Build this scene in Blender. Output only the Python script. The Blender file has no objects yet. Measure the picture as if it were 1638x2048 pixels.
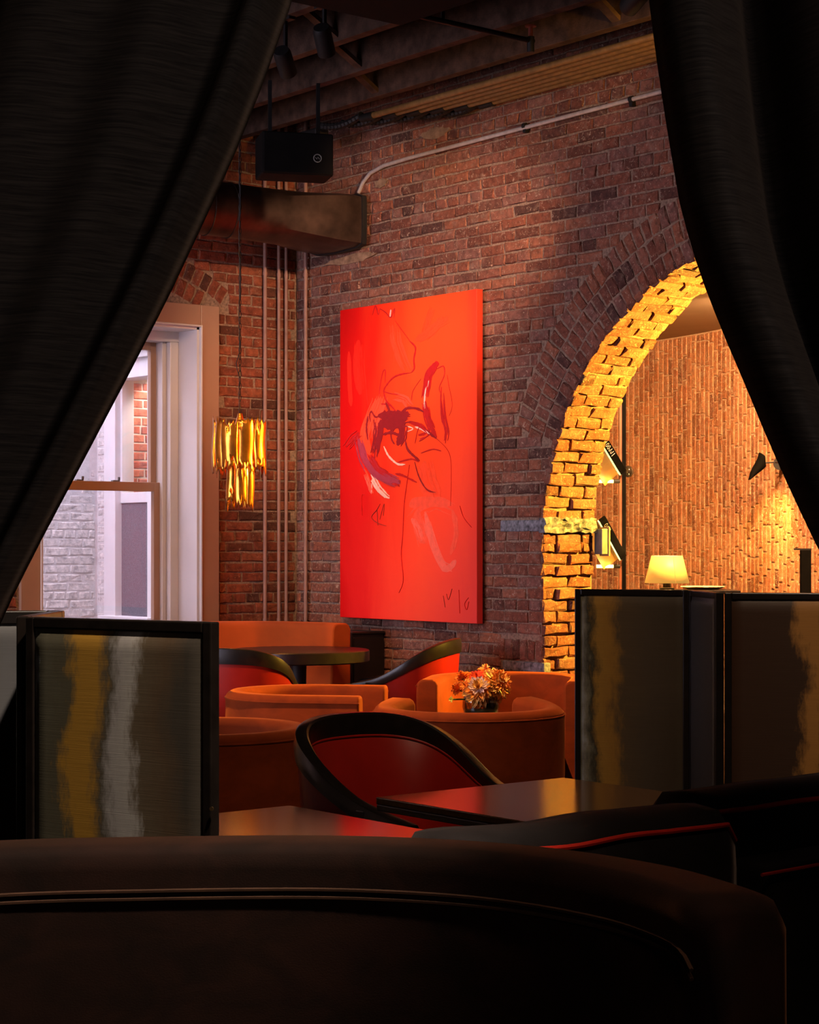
import bpy, bmesh, math, random
from mathutils import Vector, Matrix, noise

random.seed(11)
sc = bpy.context.scene
col = sc.collection
PI = math.pi

# ------------------------------------------------------------------ camera
# world axes follow the room: +Y runs along the brick wall with the painting,
# +X along the window wall; the camera looks between the two.
F = 3861.0
TH = math.atan(3119.0 / 3861.0)
S, C = math.sin(TH), math.cos(TH)
H = 1.40
cam_d = bpy.data.cameras.new('camera')
cam_d.sensor_fit = 'VERTICAL'
cam_d.sensor_height = 36.0
cam_d.lens = 36.0 * F / 2048.0
cam_d.shift_y = 66.0 / 2048.0
cam_d.clip_start = 0.05
cam_d.clip_end = 200
cam = bpy.data.objects.new('camera', cam_d)
col.objects.link(cam)
cam.location = (0, 0, H)
cam.rotation_euler = (PI / 2, 0, -TH)
sc.camera = cam

# ------------------------------------------------------------------ world, exposure
w = bpy.data.worlds.new('world')
sc.world = w
w.use_nodes = True
bg = w.node_tree.nodes['Background']
bg.inputs['Color'].default_value = (0.86, 0.78, 1.0, 1)
bg.inputs['Strength'].default_value = 11.5
sc.view_settings.view_transform = 'Standard'
sc.view_settings.look = 'None'
sc.view_settings.gamma = 1.0
sc.view_settings.use_curve_mapping = False
sc.view_settings.exposure = 0.0
sc.cycles.use_denoising = True
sc.cycles.max_bounces = 8
sc.cycles.transparent_max_bounces = 12
sc.cycles.caustics_reflective = False
sc.cycles.caustics_refractive = False
sc.cycles.sample_clamp_indirect = 4.0


def light(kind, name, loc, color, power, target=None, size=0.1, spot=60, blend=0.6, parent=None, size_y=None):
    d = bpy.data.lights.new(name, kind)
    d.color = color
    d.energy = power
    if kind == 'SPOT':
        d.spot_size = math.radians(spot)
        d.spot_blend = blend
        d.shadow_soft_size = size
    elif kind == 'POINT':
        d.shadow_soft_size = size
    elif kind == 'AREA':
        d.size = size
        if size_y:
            d.shape = 'RECTANGLE'
            d.size_y = size_y
    o = bpy.data.objects.new(name, d)
    col.objects.link(o)
    o.location = loc
    if target is not None:
        v = Vector(target) - Vector(loc)
        o.rotation_euler = v.to_track_quat('-Z', 'Y').to_euler()
    if parent is not None:
        o.parent = parent
        o.matrix_parent_inverse = Matrix.Translation(parent.location).inverted()
    return o


def portal(name, loc, target, sx, sy):
    o = light('AREA', name, loc, (1, 1, 1), 1, target, sx, size_y=sy)
    o.data.cycles.is_portal = True
    return o


WARM = (1.0, 0.52, 0.24)
AMBER = (1.0, 0.50, 0.09)


# ------------------------------------------------------------------ helpers
def P(px, py, d):
    """Point at distance d (m) along the camera axis seen at photo pixel px, py."""
    a = (px - 819.0) / F
    return Vector((d * (S + C * a), d * (C - S * a), H + d * (1090.0 - py) / F))


def cw(x, d, z=0.0):
    """Room point from metres to the right of / in front of the camera."""
    return Vector((d * S + C * x, d * C - S * x, z))


def proj(p):
    d = p[0] * S + p[1] * C
    x = p[0] * C - p[1] * S
    if d < 0.1:
        return -9999, -9999, d
    return 819 + F * x / d, 1090 - F * (p[2] - H) / d, d


class MB:
    def __init__(s):
        s.v = []
        s.f = []

    def add(s, vs, fs, M=None):
        b = len(s.v)
        for p in vs:
            p = Vector(p)
            s.v.append(tuple(M @ p) if M is not None else tuple(p))
        for f in fs:
            s.f.append([i + b for i in f])
        return s

    def box(s, lo, hi, M=None):
        x0, y0, z0 = lo
        x1, y1, z1 = hi
        vs = [(x0, y0, z0), (x1, y0, z0), (x1, y1, z0), (x0, y1, z0), (x0, y0, z1), (x1, y0, z1), (x1, y1, z1), (x0, y1, z1)]
        fs = [(0, 3, 2, 1), (4, 5, 6, 7), (0, 1, 5, 4), (1, 2, 6, 5), (2, 3, 7, 6), (3, 0, 4, 7)]
        return s.add(vs, fs, M)

    def loft(s, rings, closed=True, cap=True, loop=False, M=None):
        n = len(rings[0])
        vs = [p for r in rings for p in r]
        fs = []
        m = len(rings)
        for i in range(m if loop else m - 1):
            j = (i + 1) % m
            for k in range(n if closed else n - 1):
                l = (k + 1) % n
                fs.append((i * n + k, i * n + l, j * n + l, j * n + k))
        if cap and not loop and closed:
            fs.append(tuple(range(n - 1, -1, -1)))
            fs.append(tuple((m - 1) * n + k for k in range(n)))
        return s.add(vs, fs, M)

    def tube(s, pts, r, n=8, loop=False, M=None):
        pts = [Vector(p) for p in pts]
        m = len(pts)
        rings = []
        up = None
        for i, p in enumerate(pts):
            if loop:
                t = pts[(i + 1) % m] - pts[i - 1]
            else:
                t = pts[min(i + 1, m - 1)] - pts[max(i - 1, 0)]
            t.normalize()
            if up is None:
                up = Vector((0, 0, 1)) if abs(t.z) < 0.9 else Vector((1, 0, 0))
            a = (up - t * up.dot(t)).normalized()
            up = a
            b = t.cross(a)
            rr = r[i] if isinstance(r, (list, tuple)) else r
            rings.append([p + (a * math.cos(2 * PI * k / n) + b * math.sin(2 * PI * k / n)) * rr for k in range(n)])
        return s.loft(rings, True, not loop, loop, M)

    def lathe(s, prof, n=24, M=None, cap=True):
        rings = [[(r * math.cos(2 * PI * k / n), r * math.sin(2 * PI * k / n), z) for k in range(n)] for r, z in prof]
        return s.loft(rings, True, cap, False, M)

    def mesh(s, name):
        me = bpy.data.meshes.new(name)
        me.from_pydata(s.v, [], s.f)
        me.validate()
        bm = bmesh.new()
        bm.from_mesh(me)
        bmesh.ops.recalc_face_normals(bm, faces=bm.faces)
        bm.to_mesh(me)
        bm.free()
        return me

    def build(s, name, mat, parent=None, smooth=False, bevel=0.0, seg=2, sub=0, angle=40):
        me = s.mesh(name)
        me.materials.append(mat)
        if smooth:
            for p in me.polygons:
                p.use_smooth = True
            me.set_sharp_from_angle(angle=math.radians(angle))
        o = bpy.data.objects.new(name, me)
        col.objects.link(o)
        if parent is not None:
            o.parent = parent
        if bevel:
            m = o.modifiers.new('bevel', 'BEVEL')
            m.width = bevel
            m.segments = seg
            m.limit_method = 'ANGLE'
        if sub:
            m = o.modifiers.new('sub', 'SUBSURF')
            m.levels = sub
            m.render_levels = sub
        return o


def empty(name, loc=(0, 0, 0), rz=0.0):
    o = bpy.data.objects.new(name, None)
    col.objects.link(o)
    o.location = loc
    o.rotation_euler = (0, 0, rz)
    o.empty_display_size = 0.1
    return o


def tag(o, label, cat, group=None):
    o['label'] = label
    o['category'] = cat
    if group:
        o['group'] = group
    return o


def struct(o, label=None):
    o['kind'] = 'structure'
    if label:
        o['label'] = label
    return o


def thing(name, label, cat, loc=(0, 0, 0), rz=0.0, group=None):
    return tag(empty(name, loc, rz), label, cat, group)


def frame(ex, n, loc):
    """matrix: local x along ex, local -y along outward normal n."""
    ex = Vector(ex).normalized()
    ey = -Vector(n).normalized()
    ez = ex.cross(ey)
    M = Matrix((ex, ey, ez)).transposed().to_4x4()
    M.translation = Vector(loc)
    return M


# ------------------------------------------------------------------ materials
def new_mat(name):
    m = bpy.data.materials.new(name)
    m.use_nodes = True
    nt = m.node_tree
    return m, nt, nt.nodes['Principled BSDF']


def N(nt, t, **kw):
    n = nt.nodes.new(t)
    for k, v in kw.items():
        if k in n.inputs:
            n.inputs[k].default_value = v
        else:
            setattr(n, k, v)
    return n


def ramp(nt, fac, stops, interp='LINEAR'):
    r = nt.nodes.new('ShaderNodeValToRGB')
    r.color_ramp.interpolation = interp
    e = r.color_ramp.elements
    while len(e) < len(stops):
        e.new(0.5)
    for i, (p, c) in enumerate(stops):
        e[i].position = p
        e[i].color = (*c, 1)
    nt.links.new(fac, r.inputs[0])
    return r


def mixc(nt, fac, a, b, mode='MIX'):
    m = nt.nodes.new('ShaderNodeMix')
    m.data_type = 'RGBA'
    m.blend_type = mode
    for sock, v in ((m.inputs[0], fac), (m.inputs[6], a), (m.inputs[7], b)):
        if isinstance(v, (int, float)):
            sock.default_value = v
        elif isinstance(v, tuple):
            sock.default_value = (*v, 1)
        else:
            nt.links.new(v, sock)
    return m.outputs[2]


def coords(nt, kind='Object', scale=(1, 1, 1)):
    if kind == 'World':
        src = nt.nodes.new('ShaderNodeNewGeometry').outputs['Position']
    else:
        src = nt.nodes.new('ShaderNodeTexCoord').outputs[kind]
    mp = nt.nodes.new('ShaderNodeMapping')
    mp.inputs['Scale'].default_value = scale
    nt.links.new(src, mp.inputs[0])
    return mp.outputs[0]


def nz(nt, vec, scale, detail=3.0, rough=0.55, dist=0.0):
    n = nt.nodes.new('ShaderNodeTexNoise')
    n.inputs['Scale'].default_value = scale
    n.inputs['Detail'].default_value = detail
    n.inputs['Roughness'].default_value = rough
    n.inputs['Distortion'].default_value = dist
    nt.links.new(vec, n.inputs['Vector'])
    return n.outputs['Fac']


def bump(nt, b, height, strength=0.3, dist=0.01):
    n = nt.nodes.new('ShaderNodeBump')
    n.inputs['Strength'].default_value = strength
    n.inputs['Distance'].default_value = dist
    nt.links.new(height, n.inputs['Height'])
    nt.links.new(n.outputs[0], b.inputs['Normal'])


def plain(name, c, rough=0.5, metal=0.0, spec=0.5, nscale=20.0, var=0.25, bstr=0.0, coat=0.0):
    m, nt, b = new_mat(name)
    v = coords(nt, 'Object')
    f = nz(nt, v, nscale)
    d = tuple(x * (1 - var) for x in c)
    u = tuple(min(1, x * (1 + var)) for x in c)
    r = ramp(nt, f, [(0.3, d), (0.7, u)])
    nt.links.new(r.outputs[0], b.inputs['Base Color'])
    b.inputs['Roughness'].default_value = rough
    b.inputs['Metallic'].default_value = metal
    b.inputs['Specular IOR Level'].default_value = spec
    b.inputs['Coat Weight'].default_value = coat
    if bstr:
        bump(nt, b, nz(nt, v, nscale * 6), bstr, 0.005)
    return m


def brick_mat(name, stops, speck=(0.42, 0.30, 0.22), speck_lo=0.60, bstr=0.6, rough=0.85):
    m, nt, b = new_mat(name)
    oi = nt.nodes.new('ShaderNodeObjectInfo')
    ge = nt.nodes.new('ShaderNodeNewGeometry')
    ad = N(nt, 'ShaderNodeMath', operation='ADD')
    nt.links.new(oi.outputs['Random'], ad.inputs[0])
    nt.links.new(ge.outputs['Random Per Island'], ad.inputs[1])
    fr = N(nt, 'ShaderNodeMath', operation='FRACT')
    nt.links.new(ad.outputs[0], fr.inputs[0])
    base = ramp(nt, fr.outputs[0], stops).outputs[0]
    v = coords(nt, 'World')
    mot = ramp(nt, nz(nt, v, 26, 4, 0.65), [(0.3, (0.55, 0.55, 0.55)), (0.72, (1.35, 1.3, 1.25))]).outputs[0]
    c = mixc(nt, 1.0, base, mot, 'MULTIPLY')
    sm = ramp(nt, nz(nt, v, 13, 5, 0.7, 0.6), [(speck_lo - 0.06, (0, 0, 0)), (speck_lo + 0.10, (0.55, 0.55, 0.55))]).outputs[0]
    c = mixc(nt, sm, c, tuple(x * 0.62 for x in speck))
    sp = ramp(nt, nz(nt, v, 48, 4, 0.7, 1.2), [(speck_lo - .01, (0, 0, 0)), (speck_lo + 0.06, (0.9, 0.9, 0.9))]).outputs[0]
    c = mixc(nt, sp, c, speck)
    nt.links.new(c, b.inputs['Base Color'])
    b.inputs['Roughness'].default_value = rough
    b.inputs['Specular IOR Level'].default_value = 0.25
    bump(nt, b, nz(nt, v, 70, 5, 0.65), bstr, 0.012)
    return m


def velvet(name, c, sheen, w=0.6, bscale=7.0, tint2=0.72):
    m, nt, b = new_mat(name)
    v = coords(nt, 'Object', (1, 1, 1.6))
    r = ramp(nt, nz(nt, v, bscale, 3, 0.6, 0.6), [(0.32, tuple(x * tint2 for x in c)), (0.66, c)])
    nt.links.new(r.outputs[0], b.inputs['Base Color'])
    b.inputs['Roughness'].default_value = 0.85
    b.inputs['Specular IOR Level'].default_value = 0.15
    b.inputs['Sheen Weight'].default_value = w
    b.inputs['Sheen Roughness'].default_value = 0.35
    b.inputs['Sheen Tint'].default_value = (*sheen, 1)
    bump(nt, b, nz(nt, v, 260, 2), 0.12, 0.003)
    return m


def emit(name, c, strength):
    m, nt, b = new_mat(name)
    b.inputs['Base Color'].default_value = (*[min(1, x) for x in c], 1)
    b.inputs['Emission Color'].default_value = (*c, 1)
    b.inputs['Emission Strength'].default_value = strength
    return m


def glass_pane(name, gloss=0.06, tint=(1, 1, 1)):
    m, nt, b = new_mat(name)
    nt.nodes.remove(b)
    out = nt.nodes['Material Output']
    t = N(nt, 'ShaderNodeBsdfTransparent', Color=(*tint, 1))
    g = N(nt, 'ShaderNodeBsdfGlossy', Roughness=0.02)
    mx = N(nt, 'ShaderNodeMixShader', Fac=gloss)
    nt.links.new(t.outputs[0], mx.inputs[1])
    nt.links.new(g.outputs[0], mx.inputs[2])
    nt.links.new(mx.outputs[0], out.inputs[0])
    return m


M_BRICK = brick_mat('old red brick', [(0.0, (0.075, 0.034, 0.028)), (0.12, (0.15, 0.052, 0.034)), (0.45, (0.22, 0.074, 0.044)),
                                      (0.7, (0.185, 0.085, 0.068)), (0.90, (0.28, 0.10, 0.055)), (1.0, (0.11, 0.048, 0.038))])
M_BRICKW = brick_mat('window wall brick', [(0.0, (0.06, 0.026, 0.018)), (0.10, (0.15, 0.042, 0.022)), (0.5, (0.21, 0.055, 0.028)),
                                           (0.85, (0.25, 0.075, 0.034)), (1.0, (0.08, 0.03, 0.02))], speck_lo=0.64)
M_TAN = brick_mat('reclaimed tan brick', [(0.0, (0.24, 0.085, 0.03)), (0.3, (0.40, 0.15, 0.06)), (0.6, (0.46, 0.20, 0.09)),
                                          (0.85, (0.34, 0.12, 0.05)), (1.0, (0.16, 0.06, 0.03))], (0.62, 0.42, 0.26), 0.56, 0.4)
M_WHITEBRICK = brick_mat('white painted brick', [(0.0, (0.56, 0.54, 0.55)), (1.0, (0.62, 0.60, 0.61))], (0.65, 0.63, 0.64), 0.6, 0.3)
M_REDBRICK = brick_mat('bright red brick', [(0.0, (0.42, 0.12, 0.07)), (0.5, (0.52, 0.17, 0.10)), (1.0, (0.36, 0.09, 0.06))], (0.6, 0.45, 0.38), 0.66, 0.4)
M_MORTAR = plain('old mortar', (0.25, 0.17, 0.125), 0.95, 0, 0.1, 60, 0.4, 0.6)
M_TANMORTAR = plain('sand mortar', (0.52, 0.34, 0.21), 0.95, 0, 0.1, 60, 0.2, 0.4)
M_WHITEMORTAR = plain('painted mortar', (0.55, 0.53, 0.54), 0.9, 0, 0.1, 12, 0.12, 0.6)
M_REDMORTAR = plain('pale mortar', (0.6, 0.5, 0.44), 0.9, 0, 0.1, 40, 0.15, 0.3)
M_STONE = plain('blue grey stone', (0.17, 0.18, 0.21), 0.8, 0, 0.3, 35, 0.7, 0.8)
M_PLASTER = plain('broken plaster', (0.24, 0.15, 0.095), 0.95, 0, 0.1, 18, 0.4, 0.8)
M_JOIST = plain('dark joist timber', (0.055, 0.029, 0.019), 0.8, 0, 0.2, 14, 0.5, 0.5)
M_CEIL = plain('black ceiling', (0.005, 0.004, 0.0035), 0.9, 0, 0.1, 8, 0.3)
M_DARKWALL = plain('dark plaster wall', (0.02, 0.016, 0.015), 0.9, 0, 0.1, 8, 0.3)
M_CREAMWALL = plain('beige ceiling plaster', (0.46, 0.34, 0.22), 0.9, 0, 0.1, 2, 0.06)
M_WHITEPAINT = plain('white satin paint', (0.54, 0.51, 0.51), 0.38, 0, 0.5, 4, 0.04)
M_CASING = plain('taupe satin paint', (0.33, 0.20, 0.135), 0.38, 0, 0.5, 4, 0.05)
M_EXTWHITE = plain('exterior white paint', (0.62, 0.60, 0.62), 0.6, 0, 0.4, 5, 0.05)
M_GLASS = glass_pane('window glass', 0.05)
M_GLASSD = glass_pane('dusty glass', 0.08, (0.62, 0.60, 0.66))
M_SCREENMESH = plain('grey insect screen', (0.14, 0.13, 0.155), 0.8, 0, 0.2, 160, 0.25)
M_BLACKWOOD = plain('black lacquered wood', (0.010, 0.007, 0.006), 0.30, 0, 0.5, 30, 0.3)
M_BLACKMETAL = plain('black metal', (0.008, 0.007, 0.007), 0.55, 0.0, 0.3, 20, 0.3)
M_MATTE = plain('matte black steel', (0.004, 0.0035, 0.003), 0.95, 0, 0.02, 20, 0.2)
M_PIPE = plain('dusty rose painted pipe', (0.26, 0.135, 0.10), 0.55, 0, 0.4, 12, 0.15)
M_STEEL = plain('galvanised conduit', (0.52, 0.46, 0.45), 0.30, 0.35, 0.5, 30, 0.15)
M_CABLE = plain('brown jacketed cable', (0.20, 0.11, 0.035), 0.45, 0.2, 0.5, 30, 0.25)
M_DUCT = plain('dull duct metal', (0.060, 0.036, 0.026), 0.40, 0.75, 0.5, 7, 0.45)
M_VELVET = velvet('rust velvet', (0.25, 0.036, 0.005), (1.0, 0.27, 0.06), 0.40)
M_VELVETO = velvet('orange velvet', (0.46, 0.075, 0.009), (1.0, 0.28, 0.06), 0.45, 3.0, 0.8)
M_VELVETB = velvet('dark brown velvet', (0.016, 0.005, 0.003), (0.8, 0.36, 0.18), 0.30, 8.0, 0.4)
M_CHARCOAL = velvet('charcoal velvet', (0.014, 0.011, 0.012), (0.55, 0.46, 0.45), 0.25, 8.0, 0.6)
M_LEATHER = plain('red leather', (0.30, 0.010, 0.005), 0.32, 0, 0.5, 6, 0.15, 0.04)
M_PIPING = plain('scarlet piping', (0.55, 0.02, 0.01), 0.5, 0, 0.4, 20, 0.1)
M_TABLE = plain('brown lacquer table top', (0.11, 0.050, 0.020), 0.14, 0, 0.5, 90, 0.25)
M_BRASSPIN = plain('brass stud', (0.7, 0.5, 0.25), 0.3, 1.0)
M_GOLD = plain('amber brass', (0.80, 0.30, 0.035), 0.26, 0.85, 0.5, 16, 0.3)
M_BULB = emit('warm bulb', (1.0, 0.62, 0.20), 22)
M_SHADE = emit('lit cream lampshade', (1.0, 0.55, 0.10), 0.50)
M_LEDWARM = emit('warm led tube', (1.0, 0.62, 0.16), 9)
M_LEDGREEN = emit('pale green led strip', (0.72, 1.0, 0.60), 0.55)
M_DOWN = emit('downlight lens', (1.0, 0.60, 0.3), 6)
M_CHARS = plain('white lettering', (0.45, 0.40, 0.36), 0.5)
M_FLOOR = plain('dark walnut floor', (0.045, 0.020, 0.012), 0.45, 0, 0.4, 6, 0.4)
M_GREYBOX = plain('grey metal box', (0.16, 0.17, 0.18), 0.5, 0.4, 0.5, 20, 0.2)
M_SHELFWOOD = plain('pale shelf board', (0.26, 0.13, 0.035), 0.5, 0, 0.3, 9, 0.15)
M_BOWL = glass_pane('clear vase glass', 0.22, (0.75, 0.72, 0.7))


def curtain_mat():
    m, nt, b = new_mat('heavy charcoal drape')
    v = coords(nt, 'Object', (6, 6, 160))
    r = ramp(nt, nz(nt, v, 2.2, 4, 0.65), [(0.35, (0.040, 0.037, 0.038)), (0.68, (0.100, 0.088, 0.082))])
    nt.links.new(r.outputs[0], b.inputs['Base Color'])
    b.inputs['Roughness'].default_value = 0.9
    b.inputs['Specular IOR Level'].default_value = 0.1
    b.inputs['Sheen Weight'].default_value = 0.25
    b.inputs['Sheen Tint'].default_value = (0.8, 0.62, 0.5, 1)
    bump(nt, b, nz(nt, v, 4.0), 0.25, 0.003)
    return m


M_CURTAIN = curtain_mat()


def silk_mat(name, wdt, stops, seed):
    """painted silk: soft vertical washes of colour that wander with height (local x, z)."""
    m, nt, b = new_mat(name)
    tc = nt.nodes.new('ShaderNodeTexCoord')
    sx = nt.nodes.new('ShaderNodeSeparateXYZ')
    nt.links.new(tc.outputs['Object'], sx.inputs[0])
    mp = nt.nodes.new('ShaderNodeMapping')
    mp.inputs['Location'].default_value = (seed, 0, seed * 0.7)
    mp.inputs['Scale'].default_value = (2.0, 1, 2.6)
    nt.links.new(tc.outputs['Object'], mp.inputs[0])
    n1 = nz(nt, mp.outputs[0], 1.3, 4, 0.55, 0.3)
    mp2 = nt.nodes.new('ShaderNodeMapping')
    mp2.inputs['Scale'].default_value = (26, 1, 9)
    nt.links.new(tc.outputs['Object'], mp2.inputs[0])
    n2 = nz(nt, mp2.outputs[0], 2.0, 4, 0.7)
    a = N(nt, 'ShaderNodeMath', operation='MULTIPLY')
    nt.links.new(sx.outputs[0], a.inputs[0])
    a.inputs[1].default_value = 1.0 / wdt
    q = N(nt, 'ShaderNodeMath', operation='MULTIPLY_ADD')
    nt.links.new(n1, q.inputs[0])
    q.inputs[1].default_value = 0.55
    nt.links.new(a.outputs[0], q.inputs[2])
    q2 = N(nt, 'ShaderNodeMath', operation='MULTIPLY_ADD')
    nt.links.new(n2, q2.inputs[0])
    q2.inputs[1].default_value = 0.20
    nt.links.new(q.outputs[0], q2.inputs[2])
    sh = N(nt, 'ShaderNodeMath', operation='SUBTRACT')
    nt.links.new(q2.outputs[0], sh.inputs[0])
    sh.inputs[1].default_value = 0.38
    r = ramp(nt, sh.outputs[0], stops)
    mp3 = nt.nodes.new('ShaderNodeMapping')
    mp3.inputs['Scale'].default_value = (8, 1, 400)
    nt.links.new(tc.outputs['Object'], mp3.inputs[0])
    weave = ramp(nt, nz(nt, mp3.outputs[0], 1.0, 2), [(0.3, (0.9, 0.9, 0.9)), (0.7, (1.08, 1.08, 1.08))]).outputs[0]
    c = mixc(nt, 1.0, r.outputs[0], weave, 'MULTIPLY')
    nt.links.new(c, b.inputs['Base Color'])
    b.inputs['Roughness'].default_value = 0.45
    b.inputs['Metallic'].default_value = 0.0
    bump(nt, b, nz(nt, mp3.outputs[0], 1.0, 2), 0.1, 0.002)
    return m


def canvas_mat():
    m, nt, b = new_mat('orange red painted canvas')
    tc = nt.nodes.new('ShaderNodeTexCoord')
    sx = nt.nodes.new('ShaderNodeSeparateXYZ')
    nt.links.new(tc.outputs['Object'], sx.inputs[0])
    mp = nt.nodes.new('ShaderNodeMapping')
    mp.inputs['Scale'].default_value = (1, 3.2, 0.9)
    nt.links.new(tc.outputs['Object'], mp.inputs[0])
    n1 = nz(nt, mp.outputs[0], 1.2, 4, 0.6, 0.5)
    # local y: 0 = right (near) edge, 1.35 = left (far) edge; local z up
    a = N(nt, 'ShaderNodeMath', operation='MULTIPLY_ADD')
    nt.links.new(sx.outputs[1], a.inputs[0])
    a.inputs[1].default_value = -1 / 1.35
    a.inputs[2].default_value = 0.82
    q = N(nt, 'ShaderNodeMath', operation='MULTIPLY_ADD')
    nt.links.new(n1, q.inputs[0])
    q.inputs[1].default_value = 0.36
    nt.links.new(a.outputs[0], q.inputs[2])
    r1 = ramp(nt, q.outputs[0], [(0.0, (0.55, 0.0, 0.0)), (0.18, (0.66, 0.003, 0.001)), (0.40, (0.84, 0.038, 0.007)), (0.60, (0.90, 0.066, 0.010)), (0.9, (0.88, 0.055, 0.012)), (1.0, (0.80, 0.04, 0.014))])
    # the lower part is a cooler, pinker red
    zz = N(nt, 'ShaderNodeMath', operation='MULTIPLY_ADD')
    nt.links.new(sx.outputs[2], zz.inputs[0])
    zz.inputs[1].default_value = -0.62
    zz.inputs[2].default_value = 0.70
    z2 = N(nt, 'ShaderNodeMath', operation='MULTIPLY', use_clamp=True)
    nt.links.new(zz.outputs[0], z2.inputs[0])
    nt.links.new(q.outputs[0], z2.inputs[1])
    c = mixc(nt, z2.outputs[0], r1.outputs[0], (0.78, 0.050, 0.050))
    nt.links.new(c, b.inputs['Base Color'])
    b.inputs['Roughness'].default_value = 0.65
    b.inputs['Specular IOR Level'].default_value = 0.2
    return m


def stroke_mat(name, c):
    return plain(name, c, 0.6, 0, 0.3, 30, 0.08)


# ------------------------------------------------------------------ bricks
def brick_data(L, Hh, D, rnd, j=0.0035, e=0.0065):
    def ring(y, ins, jit):
        a, b = L / 2 - ins, Hh / 2 - ins
        pts = [(-a, -b), (rnd.uniform(-.25, .25) * L, -b), (a, -b), (a, b), (rnd.uniform(-.25, .25) * L, b), (-a, b)]
        return [(x + rnd.uniform(-jit, jit), y + rnd.uniform(-jit, jit) * (0.8 if y < e else 0), z + rnd.uniform(-jit, jit)) for x, z in pts]
    r0, r1, r2 = ring(0.0, e, j), ring(e, 0.0, j), ring(D, 0.0, 0)
    vs = r0 + r1 + r2
    fs = [(0, 1, 4, 5), (1, 2, 3, 4)]
    for a, b in ((0, 6), (6, 12)):
        for k in range(6):
            l = (k + 1) % 6
            fs.append((a + k, b + k, b + l, a + l))
    return vs, fs


class BrickSet:
    """shared brick meshes; the bricks that show largest become parts, the rest one joined part."""

    def __init__(s, mat, D=0.03, j=0.0048, Hh=0.058):
        rnd = random.Random(5)
        s.D = D
        s.mat = mat
        s.var = {}
        for L in (0.203, 0.098, 0.055):
            lst = []
            for k in range(9):
                vs, fs = brick_data(L, Hh, D, rnd, j)
                me = MB().add(vs, fs).mesh('brick')
                me.materials.append(mat)
                lst.append((me, vs, fs))
            s.var[L] = lst
        s.items = []

    def put(s, L, ex, n, loc, scale_z=1.0, vis=1.0, proud=0.0, tilt=0.0):
        key = min(s.var, key=lambda q: abs(q - L))
        v = random.choice(s.var[key])
        M = frame(ex, n, Vector(loc) + Vector(n) * proud)
        if tilt:
            M = M @ Matrix.Rotation(tilt, 4, 'Y')
        M = M @ Matrix.Diagonal((L / key, 1, scale_z, 1))
        s.items.append((vis, M, v))

    def finish(s, parent, limit=290, min_vis=1e-6):
        s.items.sort(key=lambda t: -t[0])
        n = 0
        rest = MB()
        for vis, M, (me, vs, fs) in s.items:
            if n < limit and vis > min_vis:
                o = bpy.data.objects.new('brick', me)
                col.objects.link(o)
                o.parent = parent
                o.matrix_local = M
                n += 1
            else:
                rest.add(vs, fs, M)
        if rest.v:
            o = rest.build('brickwork', s.mat, parent)
            o['kind'] = 'stuff'
        return n


def subtract(iv, cuts):
    out = [iv]
    for c0, c1 in cuts:
        nxt = []
        for a, b in out:
            if c1 <= a or c0 >= b:
                nxt.append((a, b))
            else:
                if c0 > a:
                    nxt.append((a, c0))
                if c1 < b:
                    nxt.append((c1, b))
        out = nxt
    return out


CP = 0.0677      # course pitch


def lay(bs, u0, u1, z0, z1, put, cuts, header_every=6, seed=1):
    """common bond: stretcher courses with a header course every few rows. put(u_center, z_center, length, headers)"""
    rnd = random.Random(seed)
    k = 0
    z = z0
    while z + CP <= z1 + 1e-6:
        zc = z + CP / 2
        head = (k % header_every == 3)
        pitch = 0.108 if head else 0.2125
        off = (0.054 if head else (0.106 if k % 2 else 0.0)) + rnd.uniform(-0.02, 0.02)
        for a, b in subtract((u0, u1), cuts(zc)):
            u = math.floor((a - off) / pitch) * pitch + off
            while u < b:
                e0, e1 = max(u, a), min(u + pitch, b)
                L = e1 - e0 - 0.0095
                if L > 0.03:
                    put((e0 + e1) / 2, zc + rnd.uniform(-0.0015, 0.0015), L + rnd.uniform(-0.004, 0.002), rnd)
                u += pitch
        z += CP
        k += 1


# curtain edges as seen in the photo (only used to know which bricks are in view)
def edge_interp(tab, y):
    if y <= tab[0][0]:
        return tab[0][1]
    for (y0, x0), (y1, x1) in zip(tab, tab[1:]):
        if y <= y1:
            return x0 + (x1 - x0) * (y - y0) / (y1 - y0)
    return tab[-1][1]


L_EDGE = [(0, 575), (150, 522), (300, 462), (450, 393), (580, 332), (740, 250), (930, 150), (1100, 60), (1220, 0), (1700, -200)]
R_EDGE = [(0, 1305), (130, 1322), (260, 1342), (400, 1366), (490, 1390), (580, 1421), (670, 1457), (770, 1500), (870, 1541), (980, 1590), (1085, 1640), (1300, 1750)]


def in_view(p):
    px, py, d = proj(p)
    if not (0 < px < 1638 and 0 < py < 1400):
        return 0.0
    if px < edge_interp(L_EDGE, py) - 15 or px > edge_interp(R_EDGE, py) + 15:
        return 0.0
    return 10.0 / d


XR, YB = 7.574, 10.59        # brick wall planes
ZC = 4.34                    # ceiling underside
AY, AZ, AR = 6.60, 1.40, 1.555   # arch centre, spring height, radius
JY0, JY1 = AY - AR, AY + AR

# ------------------------------------------------------------------ large structure
fl = MB().box((-3.4, -3.4, -0.12), (15.2, 15.2, 0)).build('floor', M_FLOOR)
struct(fl, 'dark wooden floor under the lounge')
ce = MB().box((-3.4, -3.4, ZC), (8.0, 11.0, ZC + 0.15)).build('ceiling', M_CEIL)
struct(ce, 'black painted ceiling above exposed joists')


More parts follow.
